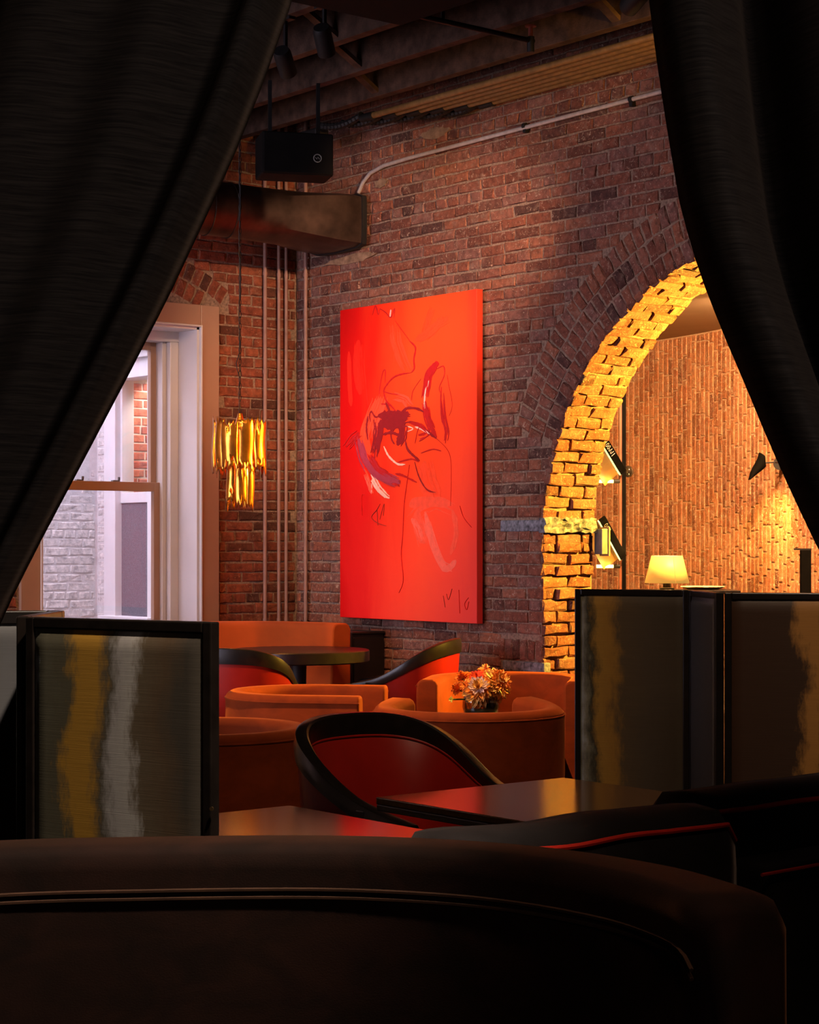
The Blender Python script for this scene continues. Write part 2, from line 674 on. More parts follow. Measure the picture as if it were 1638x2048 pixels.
def arch_slab():
    """right wall core: mortar slab with the arched opening, and a window hole towards the light well."""
    m = MB()
    x0, x1 = XR + 0.008, 7.98
    top = ZC + 0.15
    m.box((x0, -3.4, 0), (x1, JY0 - 0.018, top))
    m.box((x0, JY1 + 0.018, 0), (x1, 12.36, top))
    m.box((x0, 12.36, 0), (x1, 13.06, 0.80))
    m.box((x0, 12.36, 2.72), (x1, 13.06, top))
    m.box((x0, 13.06, 0), (x1, 15.2, top))
    n = 40
    R = AR + 0.018
    pr = [(AY - R * math.cos(PI * i / n), AZ + R * math.sin(PI * i / n)) for i in range(n + 1)]
    for (ya, za), (yb, zb) in zip(pr, pr[1:]):
        vs = [(x0, ya, za), (x0, yb, zb), (x0, yb, top), (x0, ya, top), (x1, ya, za), (x1, yb, zb), (x1, yb, top), (x1, ya, top)]
        m.add(vs, [(0, 1, 2, 3), (7, 6, 5, 4), (0, 4, 5, 1), (3, 2, 6, 7)])
    return m


wr = arch_slab().build('wall_right', M_MORTAR)
struct(wr, 'old exposed brick wall with a round arched opening')

# --- bricks of the right wall
RING_T = 0.122
NR = 3
RO = AR + NR * RING_T
A0 = math.radians(21)
bsr = BrickSet(M_BRICK)
zstone1, zstone2 = 1.40, 0.64


def cuts_right(z):
    cuts = []
    if z < AZ:
        cuts.append((JY0, JY1))
    else:
        dz = z - AZ
        if dz < AR:
            hw = math.sqrt(AR * AR - dz * dz)
            cuts.append((AY - hw, AY + hw))
        # arch rings
        if dz < RO:
            hw = math.sqrt(RO * RO - dz * dz)
            lim = dz / math.tan(A0)
            hw = min(hw, lim)
            hw2 = math.sqrt(max(0, AR * AR - dz * dz)) if dz < AR else 0
            if hw > hw2:
                cuts.append((AY - hw - 0.006, AY + hw + 0.006))
    if 1.475 < z < 1.55:
        cuts.append((8.13, 8.52))
    if 0.655 < z < 0.85:
        cuts.append((8.13, 8.52))
    return cuts


def vis_right(p):
    v = in_view(p)
    if v and 8.72 < p[1] < 10.02 and 0.93 < p[2] < 2.91:
        return 0.0
    px, py, d = proj(p)
    if px < 742 and py < 500:
        return 0.0
    if px > 1155 and py > 1180:
        return 0.0
    return v


def put_right(u, z, L, rnd):
    p = Vector((XR, u, z))
    low = 0.5 if z < 1.4 else 0.0
    bsr.put(L, (0, -1, 0), (-1, 0, 0), p, 1.0 + rnd.uniform(-.03, .03), vis_right(p), rnd.uniform(-0.002, 0.004), rnd.uniform(-.008, .008) * (1 + low))


lay(bsr, 3.0, YB, 0.0, ZC - 0.02, put_right, cuts_right, 6, 3)
# soldier row by the jamb
y = 8.16
while y < 8.50:
    bsr.put(0.115, (0, 0, 1), (-1, 0, 0), (XR, y + 0.03, 0.788), 1.0, in_view((XR, y, 0.76)), 0.002, random.uniform(-.02, .02))
    y += 0.066
bsr.finish(wr, 295)
for (z0, z1, y0, y1) in ((1.478, 1.545, 8.14, 8.52), (0.662, 0.722, 8.14, 8.50)):
    st = MB().box((XR - 0.006, y0, z0), (XR + 0.05, y1, z1)).build('stone_block', M_STONE, wr, bevel=0.008)
    st['label'] = 'blue grey stone block set in the brickwork'
# patch of plaster where the duct meets the wall, and a wall-top patch
pt = MB()
rnd = random.Random(4)
for (yc, zc, ry, rz) in ((9.98, 3.255, 0.30, 0.028), (9.12, 3.93, 0.13, 0.035), (9.66, 3.70, 0.07, 0.03)):
    ring = []
    for k in range(22):
        a = 2 * PI * k / 22
        q = rnd.uniform(0.75, 1.15)
        ring.append((yc + ry * q * math.cos(a), zc + rz * q * math.sin(a)))
    n0 = len(pt.v)
    pt.add([(XR - 0.008, a, b) for a, b in ring] + [(XR + 0.01, a, b) for a, b in ring],
           [tuple(range(22))] + [(k, 22 + k, 22 + (k + 1) % 22, (k + 1) % 22) for k in range(22)])
pt.build('plaster_patch', M_PLASTER, wr)

# --- the arch: three rings of headers on the face, courses of bricks across the soffit, jamb bricks below
ar = empty('trim_1')
struct(ar, 'brick arch with three header rings and lit soffit')
bsa = BrickSet(M_BRICK, 0.045, 0.0065)
for ring in range(NR):
    rm = AR + (ring + 0.5) * RING_T
    nseg = int(round(rm * PI / 0.0685))
    for k in range(nseg):
        th = (k + 0.5) * PI / nseg
        if th < A0 or th > PI - A0:
            continue
        cy, cz = math.cos(th), math.sin(th)
        p = Vector((XR, AY + rm * cy, AZ + rm * cz))
        # brick length along the radius, height along the tangent
        bsa.put(RING_T - 0.013, (0, cy, cz), (-1, 0, 0), p, random.uniform(.95, 1.03) * rm * PI / nseg / 0.0685, in_view(p) * 0.9,
                random.uniform(-0.003, 0.003), random.uniform(-.02, .02))
nseg = int(round(AR * PI / 0.069))
for k in range(nseg):
    th = (k + 0.5) * PI / nseg
    cy, cz = math.cos(th), math.sin(th)
    for j in range(3):
        # soffit courses run through the wall thickness, with staggered ends
        cutx = [(XR + 0.002, XR + 0.20), (XR + 0.21, 7.975)] if k % 2 else [(XR + 0.002, XR + 0.10), (XR + 0.11, XR + 0.30), (XR + 0.31, 7.975)]
        if j >= len(cutx):
            continue
        xa, xb = cutx[j]
        p = Vector(((xa + xb) / 2, AY + AR * cy, AZ + AR * cz))
        v = in_view(p) if th < PI / 2 else 0
        bsa.put(xb - xa, (1, 0, 0), (0, -cy, -cz), p, 1.0, v, random.uniform(-0.008, 0.010), random.uniform(-.04, .04))
# jambs
for side in (1, -1):
    z = 0.0
    k = 0
    while z < AZ:
        zc = z + CP / 2
        rough = 1.0 if z > 0.2 else 0.5
        cutx = [(XR + 0.002, XR + 0.20), (XR + 0.21, 7.975)] if k % 2 else [(XR + 0.002, XR + 0.10), (XR + 0.11, XR + 0.30), (XR + 0.31, 7.975)]
        for xa, xb in cutx:
            yy = JY1 if side > 0 else JY0
            p = Vector(((xa + xb) / 2, yy, zc))
            v = in_view(p) * 1.2 if side > 0 and zc > 0.5 else 0
            bsa.put(xb - xa - random.uniform(0, .012), (side, 0, 0), (0, -side, 0), p, random.uniform(.90, 1.05), v, random.uniform(-0.012, 0.016) * rough, random.uniform(-.06, .06))
        z += CP
        k += 1
bsa.finish(ar, 295)
# rough spring stone across the jamb
rnd = random.Random(9)
g = MB()
nx, nz_ = 14, 5
pts = []
for i in range(nx + 1):
    for j in range(nz_ + 1):
        pts.append((XR - 0.004 + (7.985 - XR) * i / nx, JY1 - 0.012 - rnd.uniform(0, 0.022), 1.472 + 0.085 * j / nz_ + rnd.uniform(-.006, .006)))
n1 = len(pts)
fs = [(i * (nz_ + 1) + j, (i + 1) * (nz_ + 1) + j, (i + 1) * (nz_ + 1) + j + 1, i * (nz_ + 1) + j + 1) for i in range(nx) for j in range(nz_)]
back = []
bord = [(i, 0) for i in range(nx + 1)] + [(nx, j) for j in range(1, nz_ + 1)] + [(i, nz_) for i in range(nx - 1, -1, -1)] + [(0, j) for j in range(nz_ - 1, 0, -1)]
idx = [i * (nz_ + 1) + j for i, j in bord]
bk = [(pts[q][0], JY1 + 0.03, pts[q][2]) for q in idx]
for a in range(len(idx)):
    b = (a + 1) % len(idx)
    fs.append((idx[a], idx[b], n1 + b, n1 + a))
sp = g.add(pts + bk, fs).build('spring_stone', M_STONE, ar)

# --- window wall
wb = MB()
y0, y1 = YB + 0.008, 11.0
WX0, WX1, WZ0, WZ1 = 5.655, 6.805, 0.72, 2.815     # window opening
wb.box((-3.4, y0, 0), (WX0, y1, ZC + .15))
wb.box((WX1, y0, 0), (XR + .02, y1, ZC + .15))
wb.box((WX0, y0, 0), (WX1, y1, WZ0))
wb.box((WX0, y0, WZ1), (WX1, y1, ZC + .15))
wbk = wb.build('wall_back', M_MORTAR)
struct(wbk, 'exposed brick wall with the tall sash window')
bsw = BrickSet(M_BRICKW)
WCX, WAZ = 6.23, 1.86
WR0, WR1 = 1.09, 1.455


def cuts_back(z):
    c = []
    if z < 2.975:
        c.append((5.50, 6.955))
    dz = z - WAZ
    if 2.92 < z and dz < WR1:
        hw = min(math.sqrt(WR1 ** 2 - dz * dz), 0.80)
        c.append((WCX - hw, WCX + hw))
    return c


def put_back(u, z, L, rnd):
    p = Vector((u, YB, z))
    v = in_view(p)
    if z > 3.36:
        v = 0
    bsw.put(L, (1, 0, 0), (0, -1, 0), p, 1.0 + rnd.uniform(-.04, .04), v, rnd.uniform(-.003, .004), rnd.uniform(-.012, .012))


lay(bsw, 4.6, XR - 0.002, 0.0, ZC - 0.02, put_back, cuts_back, 6, 8)
for ring in range(3):
    rm = WR0 + (ring + .5) * 0.1217
    nseg = int(round(rm * PI / 0.0685))
    for k in range(nseg):
        th = (k + .5) * PI / nseg
        p = Vector((WCX + rm * math.cos(th), YB, WAZ + rm * math.sin(th)))
        if p.z < 2.985 or abs(p.x - WCX) > 0.80:
            continue
        bsw.put(0.108, (math.cos(th), 0, math.sin(th)), (0, -1, 0), p, 1.0, in_view(p), random.uniform(-.003, .003), random.uniform(-.02, .02))
bsw.finish(wbk, 295)

# --- the rest of the shell: side with daylight windows, wall behind the camera
wl = MB()
xw0, xw1 = 0.62, 0.90
openings = [(7.0, 8.6), (8.8, 10.4)]
ys = 5.2
for a, b in openings:
    wl.box((xw0, ys, 0), (xw1, a, ZC + .15))
    wl.box((xw0, a, 0), (xw1, b, 0.35))
    wl.box((xw0, a, 3.7), (xw1, b, ZC + .15))
    ys = b
wl.box((xw0, ys, 0), (xw1, 11.0, ZC + .15))
struct(wl.build('wall_left', M_DARKWALL), 'dark side wall with two tall daylight windows')
wf = MB().box((-3.4, 5.0, 0), (0.9, 5.2, ZC + .15)).box((-3.4, -3.4, 0), (-3.2, 5.2, ZC + .15)).build('wall_rear', M_DARKWALL)
struct(wf, 'dark return wall beside the booth')
struct(MB().box((-3.4, -3.6, 0), (8.0, -3.4, ZC + .15)).build('wall_front', M_DARKWALL), 'dark wall behind the booth')
for i, (a, b) in enumerate(openings):
    wd = struct(empty('window_%d' % (i + 3)), 'tall side window lighting the lounge')
    fm = MB()
    fm.box((xw0 + .08, a, 0.35), (xw0 + .14, a + .05, 3.7)).box((xw0 + .08, b - .05, 0.35), (xw0 + .14, b, 3.7))
    fm.box((xw0 + .08, a, 3.65), (xw0 + .14, b, 3.7)).box((xw0 + .08, a, .35), (xw0 + .14, b, .40)).box((xw0 + .08, a, 2.0), (xw0 + .14, b, 2.05))
    fm.build('sash', M_WHITEPAINT, wd)
    MB().box((xw0 + .105, a + .05, .4), (xw0 + .112, b - .05, 3.65)).build('pane', M_GLASS, wd)
    portal('daylight_portal', (xw0 - .02, (a + b) / 2, 2.025), (5, (a + b) / 2, 2.025), b - a, 3.35)
portal('daylight_portal', ((WX0 + WX1) / 2, 11.02, (WZ0 + WZ1) / 2), ((WX0 + WX1) / 2, 5, (WZ0 + WZ1) / 2), WX1 - WX0, WZ1 - WZ0)

# --- room beyond the arch
ZB = 3.20
struct(MB().box((7.98, -3.4, ZB), (15.2, 15.2, ZB + .15)).build('ceiling', M_CREAMWALL), 'plain beige ceiling of the room beyond the arch')
struct(MB().box((15.0, -3.4, 0), (15.2, 15.2, ZB)).box((7.98, 15.0, 0), (15.2, 15.2, ZB)).box((7.98, -3.4, 0), (15.2, -3.2, ZB)).box((7.98, 13.34, 0), (9.2, 13.42, ZB)).box((8.42, 12.2, 0), (8.5, 13.42, ZB)).box((7.98, 12.2, 0), (8.5, 12.28, ZB)).build('wall_far', M_CREAMWALL), 'beige plaster walls of the room beyond the arch')
ctrl = [cw(0.55, 18.75), cw(1.10, 18.25), cw(1.526, 17.8), cw(2.086, 17.1), cw(2.59, 16.1), cw(2.99, 14.8), cw(3.22, 13.5), cw(3.34, 12.2)]
path = []
for i in range(1, len(ctrl) - 2):
    p0, p1, p2, p3 = ctrl[i - 1:i + 3]
    for k in range(60):
        t = k / 60
        path.append(0.5 * ((2 * p1) + (-p0 + p2) * t + (2 * p0 - 5 * p1 + 4 * p2 - p3) * t * t + (-p0 + 3 * p1 - 3 * p2 + p3) * t ** 3))
dist = [0.0]
for a, b in zip(path, path[1:]):
    dist.append(dist[-1] + (b - a).length)


def on_path(s):
    for i in range(len(dist) - 1):
        if dist[i + 1] >= s:
            t = (s - dist[i]) / max(1e-9, dist[i + 1] - dist[i])
            p = path[i].lerp(path[i + 1], t)
            return p, (path[i + 1] - path[i]).normalized()
    return path[-1], (path[-1] - path[-2]).normalized()


rings = []
for k in range(61):
    p, t = on_path(dist[-1] * k / 60)
    n = Vector((-t.y, t.x, 0))          # away from the room
    if n.dot(p) < 0:
        n = -n
    a = p + n * 0.008
    b = p + n * 0.14
    rings.append([(a.x, a.y, 0), (b.x, b.y, 0), (b.x, b.y, ZB), (a.x, a.y, ZB)])
wc = MB().loft(rings).build('wall_curved', M_TANMORTAR, None, True, angle=30)
struct(wc, 'curved wall of upright reclaimed tan bricks')
bst = BrickSet(M_TAN, 0.022, 0.003)
s_ = 0.03
rnd = random.Random(21)
while s_ < dist[-1] - 0.03:
    p, t = on_path(s_)
    n = Vector((-t.y, t.x, 0))
    if n.dot(p) < 0:
        n = -n
    px, _, _ = proj(p)
    z = 0.4 + rnd.uniform(-0.2, 0)
    while z < ZB - 0.03:
        L = rnd.choice((0.203, 0.203, 0.203, 0.18, 0.13))
        L = min(L, ZB - 0.012 - z)
        if L > 0.04 and 1100 < px < 1680:
            q = Vector((p.x, p.y, z + L / 2))
            v = in_view(q)
            pxx, pyy, dd = proj(q)
            if pyy > 1190 or pxx < 1190 or (pxx < 1420 and pyy < 1040 - (pxx - 1195) * 1.75):
                v = 0
            bst.put(L, (0, 0, 1), -n, q, 1.0 + rnd.uniform(-.05, .04), v, rnd.uniform(-.002, .002), rnd.uniform(-.01, .01))
        z += L + 0.011
    s_ += 0.0685
bst.finish(wc, 295)

# ------------------------------------------------------------------ light well outside the window
wa = MB().box((3.0, 13.26, 0), (7.6, 13.6, 4.6)).box((2.9, 11.0, 0), (3.05, 13.6, 4.6)).build('wall_outer', M_WHITEMORTAR)
struct(wa, 'white painted brick wall outside the window')
struct(MB().box((2.9, 10.9, -0.1), (7.6, 13.7, 0.02)).build('ground', M_WHITEMORTAR), 'pale paving of the light well')
bsx = BrickSet(M_WHITEBRICK, 0.02, 0.004)


def put_out(u, z, L, rnd):
    p = Vector((u, 13.26, z))
    # the paint and render are thicker higher up, so the bricks sink away there
    prd = 0.0042 - max(0.0, min(1.0, (z - 1.55) / 0.5)) * 0.006
    bsx.put(L, (1, 0, 0), (0, -1, 0), p, 1.03, in_view(p) * (1 if 5.8 < u else 0), prd + rnd.uniform(-.002, .002), rnd.uniform(-.012, .012))


lay(bsx, 5.6, 7.56, 0.3, 3.3, put_out, lambda z: [], 7, 5)
bsx.finish(wa, 200)
# shadowed return of painted bricks on the side wall
bsy = BrickSet(M_WHITEBRICK, 0.02, 0.003)
z = 0.3
k = 0
while z < 3.4:
    p = Vector((XR + 0.004, 13.165, z))
    bsy.put(0.16, (0, -1, 0), (-1, 0, 0), p, 1.0, in_view(p), random.uniform(0, .008), random.uniform(-.01, .01))
    z += CP
    k += 1
sw = struct(MB().box((XR + .002, 13.07, 0), (XR + .012, 13.26, 4.4)).build('wall_side', M_WHITEMORTAR), 'white painted brick return beside the outer window')
bsy.finish(sw, 200)
# outer window in the side wall
wo = struct(empty('window_2'), 'white framed window across the light well')
xo = XR - 0.02
fm = MB()
for (a, b, c, d) in ((12.30, 12.43, .72, 2.80), (12.90, 13.07, .72, 2.80)):
    fm.box((xo - .03, a, c), (xo + .14, b, d))
fm.build('frame', M_EXTWHITE, wo, bevel=.006)
MB().box((xo - .05, 12.36, 2.66), (xo + .14, 13.09, 2.80)).box((xo - .09, 12.33, 2.80), (xo + .14, 13.10, 2.86)).box((xo - .14, 12.3, 2.86), (xo + .14, 13.12, 2.91)).build('head_moulding', M_EXTWHITE, wo, bevel=.004)
MB().box((xo - .07, 12.36, .72), (xo + .14, 13.09, .86)).build('sill', M_EXTWHITE, wo, bevel=.006)
MB().box((xo + .02, 12.43, 1.72), (xo + .09, 12.90, 1.80)).build('meeting_rail', M_EXTWHITE, wo, bevel=.004)
MB().box((xo + .05, 12.43, 1.80), (xo + .056, 12.90, 2.66)).build('pane', M_GLASS, wo)
MB().box((xo + .03, 12.43, .86), (xo + .036, 12.90, 1.72)).build('insect_screen', M_SCREENMESH, wo)
MB().box((xo + .02, 12.43, 1.80), (xo + .08, 12.455, 2.66)).box((xo + .02, 12.875, 1.80), (xo + .08, 12.90, 2.66)).build('sash_stile', M_EXTWHITE, wo)
# red brick pier seen through the upper pane
rp = MB().box((7.60, 13.050, 0.80), (7.985, 13.066, 2.72)).build('brick_pier', M_REDMORTAR)
struct(rp, 'red brick reveal just inside the outer window')
rp.name = 'wall_inner'
bsq = BrickSet(M_REDBRICK, 0.02, 0.003)


def put_pier(u, z, L, rnd):
    p = Vector((u, 13.043, z))
    bsq.put(L, (1, 0, 0), (0, -1, 0), p, 1.0, in_view(p) if 1.7 < z < 2.7 else 0, rnd.uniform(-.002, .002), 0)


lay(bsq, 7.66, 7.98, 0.84, 2.70, put_pier, lambda z: [], 6, 2)
bsq.finish(rp, 150)

nk = thing('niche_fill_lamp', 'small unseen white lamp added inside the outer window niche', 'lamp', (8.20, 12.60, 3.0))  # added out of sight to brighten the red bricks behind the upper pane
MB().lathe([(0, 0), (.07, 0), (.06, -.06), (0, -.07)], 20).build('diffuser', emit('white diffuser', (1, .9, .85), 3), nk, True)
MB().tube([(0, 0, 0), (0, 0, .2)], .008, 6).build('stem', M_WHITEPAINT, nk, True)
lp = light('POINT', 'niche_fill_light', (0, 0, 0), (1, .88, .82), 70, None, .05)
lp.parent = nk
lp.location = (0, 0, -.12)

# ------------------------------------------------------------------ window 1
w1 = struct(empty('window_1'), 'tall white double hung sash window with deep reveal')
yc = YB - 0.02
MB().box((WX1, yc, WZ0 - .1), (WX1 + .14, YB + .02, WZ1 + .14)).build('casing', M_CASING, w1, bevel=.004)
MB().box((WX0 - .14, yc, WZ0 - .1), (WX0, YB + .02, WZ1 + .14)).build('casing', M_CASING, w1, bevel=.004)
MB().box((WX0, yc, WZ1), (WX1, YB + .02, WZ1 + .14)).build('casing', M_CASING, w1, bevel=.004)
for xa in (WX1 - .004, WX0 - .008):
    MB().box((xa, yc - .008, WZ0), (xa + .012, YB, WZ1 + .008)).build('bead', M_WHITEPAINT, w1, bevel=.003)
MB().box((WX0, yc - .008, WZ1 - .004), (WX1, YB, WZ1 + .008)).build('bead', M_WHITEPAINT, w1, bevel=.003)
for xa, xb in ((WX1, WX1 - .02), (WX0, WX0 + .02)):
    MB().box((min(xa, xb), YB, WZ0), (max(xa, xb), 10.83, WZ1)).build('jamb_lining', M_WHITEPAINT, w1)
    q = -1 if xa == WX1 else 1
    e = [xa + q * .02, xa + q * .085]
    MB().box((min(e), 10.81, WZ0), (max(e), 10.99, WZ1 - .085)).build('frame_stile', M_WHITEPAINT, w1, bevel=.006)
    e = [xa + q * .085, xa + q * .118]
    MB().box((min(e), 10.855, WZ0), (max(e), 10.99, WZ1 - .085)).build('stop_bead', M_WHITEPAINT, w1, bevel=.006)
MB().box((WX0, YB, WZ1 - .02), (WX1, 10.83, WZ1)).build('head_lining', M_WHITEPAINT, w1)
MB().box((WX0 + .002, 10.81, WZ1 - .085), (WX1 - .002, 10.995, WZ1 - .002)).build('frame_head', M_WHITEPAINT, w1, bevel=.006)
MB().box((WX0 - .05, YB - .06, WZ0 - .03), (WX1 + .05, 10.99, WZ0)).build('window_sill', M_WHITEPAINT, w1, bevel=.006)
sx0, sx1 = WX0 + .118, WX1 - .118
MR = 1.785


def sash(yf, za, zb, st, top, bot, name):
    s = MB().box((sx0, yf, za), (sx0 + st, yf + .04, zb)).box((sx1 - st, yf, za), (sx1, yf + .04, zb))
    s.box((sx0 + st, yf, za), (sx1 - st, yf + .04, za + bot)).box((sx0 + st, yf, zb - top), (sx1 - st, yf + .04, zb))
    o = s.build('sash', M_CASING, w1, bevel=.003)
    MB().box((sx0 + st, yf + .018, za + bot), (sx1 - st, yf + .022, zb - top)).build('pane', M_GLASS, o)
    return o


sash(10.93, MR - .03, WZ1 - .085, .042, .05, .055, 'upper')
lo = sash(10.885, WZ0, MR + .025, .045, .06, .09, 'lower')
for px in (0.33, 0.62):
    x = sx0 + (sx1 - sx0) * px
    MB().box((x, 10.89, MR + .025), (x + .05, 10.92, MR + .034)).box((x + .038, 10.885, MR + .034), (x + .05, 10.90, MR + .055)).build('sash_lock', M_GREYBOX, lo, bevel=.002)

# ------------------------------------------------------------------ ceiling joists and what hangs there
ZJ = 4.05
jx = [7.045, 6.60, 6.12, 5.62, 5.12, 4.62, 4.12, 3.62, 3.12]
for x in jx:
    MB().box((x - .032, -3.3, ZJ), (x + .032, YB - .02, ZC)).build('joist', M_JOIST, ce, bevel=.004)
for i, (xa, xb) in enumerate(zip(jx, jx[1:])):
    for yq in (9.0 - 0.42 * i, 7.0 - .42 * i):
        p, q = Vector((xa - .03, yq, ZJ + .03)), Vector((xb + .03, yq, ZC - .03))
        d = (p - q).normalized()
        n = Vector((0, 1, 0))
        u = d.cross(n)
        r = []
        for c_ in (q, p):
            r.append([c_ + n * a * .028 + u * b * .012 for a, b in ((-1, -1), (1, -1), (1, 1), (-1, 1))])
        MB().loft(r).build('bridging_board', M_JOIST, ce)

# acoustic panel
ap = tag(MB().box((-.42, -.62, -.02), (.42, .62, .02)).build('acoustic_panel', M_CEIL, None, bevel=.01), 'dark flat acoustic panel fixed under the joists', 'panel')
ap.location = (5.44, 6.70, 3.94)

# sprinkler pipe with head
a, b = P(845, 12, 9.33), P(1112, 72, 10.2)
b = Vector((7.0, 7.35, 4.0))
a = Vector((4.4, 7.35, 4.0))
sp_ = thing('sprinkler_pipe', 'thin dark sprinkler pipe slung across the joists', 'pipe', (5.9, 7.35, 4.0))
MB().tube([(-1.7, 0, 0), (0.86, 0, 0)], 0.014, 10).build('pipe', M_BLACKMETAL, sp_, True)
MB().lathe([(.0, -.05), (.02, -.05), (.02, .03), (0, .03)], 12, Matrix.Translation((.84, 0, -.01))).build('tee_fitting', M_BLACKMETAL, sp_, True)
MB().lathe([(.03, .052), (.03, .058), (.012, .05), (.012, .0), (.0, .0)], 12, Matrix.Translation((.84, 0, .02))).build('sprinkler_head', plain('oxide red metal', (.18, .03, .02), .5), sp_, True)
MB().box((-.01, -.004, .0), (.01, .004, .34), Matrix.Translation((.25, 0, 0))).build('hanger', M_BLACKMETAL, sp_)

# conduits along the top of the brick wall: a bundle of pipes, each one a thing
for i in range(6):
    x = 7.17 + i * 0.066
    yend = 9.28 - i * 0.145
    z = 4.00
    pr = thing('electrical_conduit', ['outermost of the six conduits running under the ceiling, farthest from the brick wall',
                                      'second conduit of the six ceiling conduits counted from the room side',
                                      'third conduit of the six ceiling conduits counted from the room side',
                                      'fourth conduit of the six ceiling conduits counted from the room side',
                                      'fifth conduit of the six ceiling conduits counted from the room side',
                                      'innermost of the six ceiling conduits, running right against the brick wall'][i], 'conduit', (x, 7.0, z), 0, 'conduits under the ceiling')
    MB().tube([(0, -3.9, 0), (0, yend - 7.0, 0)], 0.019, 12).build('pipe', M_CABLE, pr, True)
    MB().tube([(0, yend - 7.06, 0), (0, yend - 6.94, 0)], 0.025, 10).build('coupling', M_BLACKMETAL, pr, True)
    pts, rr = [], []
    for k in range(25):
        t = k / 24
        pts.append((-.02 * t, yend - 6.94 + .40 * t, .02 - .03 * math.sin(PI * t)))
        rr.append(.020 if k % 2 else .024)
    MB().tube(pts, rr, 8).build('flexible_end', M_BLACKMETAL, pr)
    for yq in (6.35, 4.6):
        MB().box((-.033, yq - 7.01, -.028), (.033, yq - 6.99, -.02)).box((-.006, yq - 7.01, .02), (.006, yq - 6.99, .335)).build('strap', M_BLACKMETAL, pr)
# small emergency fitting at the end of the bundle
el = thing('linear_fitting', 'small slim fitting at the far end of the ceiling conduits', 'light fitting', (7.17, 9.90, 3.96))
MB().box((-.05, -.16, -.02), (.05, .16, .05)).build('housing', M_BLACKMETAL, el, bevel=.012)
MB().box((-.035, -.14, -.034), (.035, .14, -.02)).build('lens', M_CABLE, el, bevel=.008)

# bright conduit on the brick wall
cd = thing('wall_conduit', 'bright metal conduit clipped along the upper brick wall', 'conduit', (7.548, 7.0, 3.83))
pts = [(0, -3.8, .03), (0, 0, 0.0), (0, 1.6, -.015), (0, 2.35, -.022), (0, 2.6, -.03), (0, 2.74, -.055), (.01, 2.83, -.10), (.012, 2.88, -.16)]
MB().tube(pts, .0125, 12).build('pipe', M_STEEL, cd, True)
for yq in (.42, 1.28, -.9, -2.2):
    MB().tube([(0, yq - .012, -.002), (0, yq + .012, -.002)], .018, 10).box((-.006, yq - .012, -.04), (.024, yq + .012, -.012)).build('pipe_clip', M_BLACKMETAL, cd)

# vertical riser pipes in the corner
for x, yq, r, lab in ((P(542, 900, 12.75), None, .0125, 'leftmost dusty pink riser pipe on the window wall'),
                      (P(563, 900, 12.85), None, .0115, 'middle dusty pink riser pipe of three on the window wall'),
                      (P(574.5, 900, 12.9), None, .0115, 'right dusty pink riser pipe of three beside the corner')):
    t = thing('riser_pipe', lab, 'pipe', (x.x, YB - .028, 0), 0, 'riser pipes on the window wall')
    MB().tube([(0, 0, 0), (0, 0, ZC)], r, 12).build('pipe', M_PIPE, t, True)
    for zq in (0.9, 2.55, 3.2):
        MB().tube([(0, 0, zq - .012), (0, 0, zq + .012)], r + .003, 12).build('pipe_joint', M_PIPE, t, True)
yq = 10.44
t = thing('riser_pipe', 'single dusty pink riser pipe on the painting wall near the corner', 'pipe', (XR - .03, yq, 0))
MB().tube([(0, 0, 0), (0, 0, ZC)], .0125, 12).build('pipe', M_PIPE, t, True)
for zq in (0.8, 2.4, 3.2):
    MB().tube([(0, 0, zq - .012), (0, 0, zq + .012)], .0155, 12).build('pipe_joint', M_PIPE, t, True)

# duct
du = thing('air_duct', 'round spiral metal air duct with a flared end at the brick wall', 'duct', (5.4, 10.02, 3.475))
rings = []
for i in range(61):
    x = -1.9 + 3.15 * i / 60
    rings.append([(x, .168 * math.cos(2 * PI * k / 36), .168 * math.sin(2 * PI * k / 36)) for k in range(36)])
MB().loft(rings).build('tube', M_DUCT, du, True)
for i in range(20):
    x = -1.85 + i * .163
    MB().tube([(x + .03 * math.cos(2 * PI * k / 30), .171 * math.cos(2 * PI * k / 30), .171 * math.sin(2 * PI * k / 30)) for k in range(30)], .0035, 6, True).build('seam', M_DUCT, du, True)
rings = []
for i in range(13):
    t = i / 12
    x = 1.25 + .88 * t
    rr = []
    for k in range(36):
        a = 2 * PI * k / 36
        cy, cz = math.cos(a), math.sin(a)
        q = max(abs(cy) / .27, abs(cz) / .175)
        # rounded rectangle end
        ry, rz = cy / q, cz / q
        sq = 0.12
        ry2, rz2 = ry * (1 - sq) + .27 * cy * sq, rz * (1 - sq) + .175 * cz * sq
        tt = t * t * (3 - 2 * t)
        rr.append((x, .168 * cy * (1 - tt) + (ry2 + .02) * tt, .168 * cz * (1 - tt) + rz2 * tt))
    rings.append(rr)
MB().loft(rings).build('flared_boot', M_DUCT, du, True, angle=30)
MB().loft([[(2.10, y_ * 1.04 + .0, z_ * 1.04) for _, y_, z_ in rings[-1]], [(2.135, y_ * 1.04, z_ * 1.04) for _, y_, z_ in rings[-1]]]).build('end_flange', M_BLACKMETAL, du)
for x in (-1.2, .4):
    MB().box((x - .012, -.002, .17), (x + .012, .002, .86)).build('hanger_strap', M_BLACKMETAL, du)

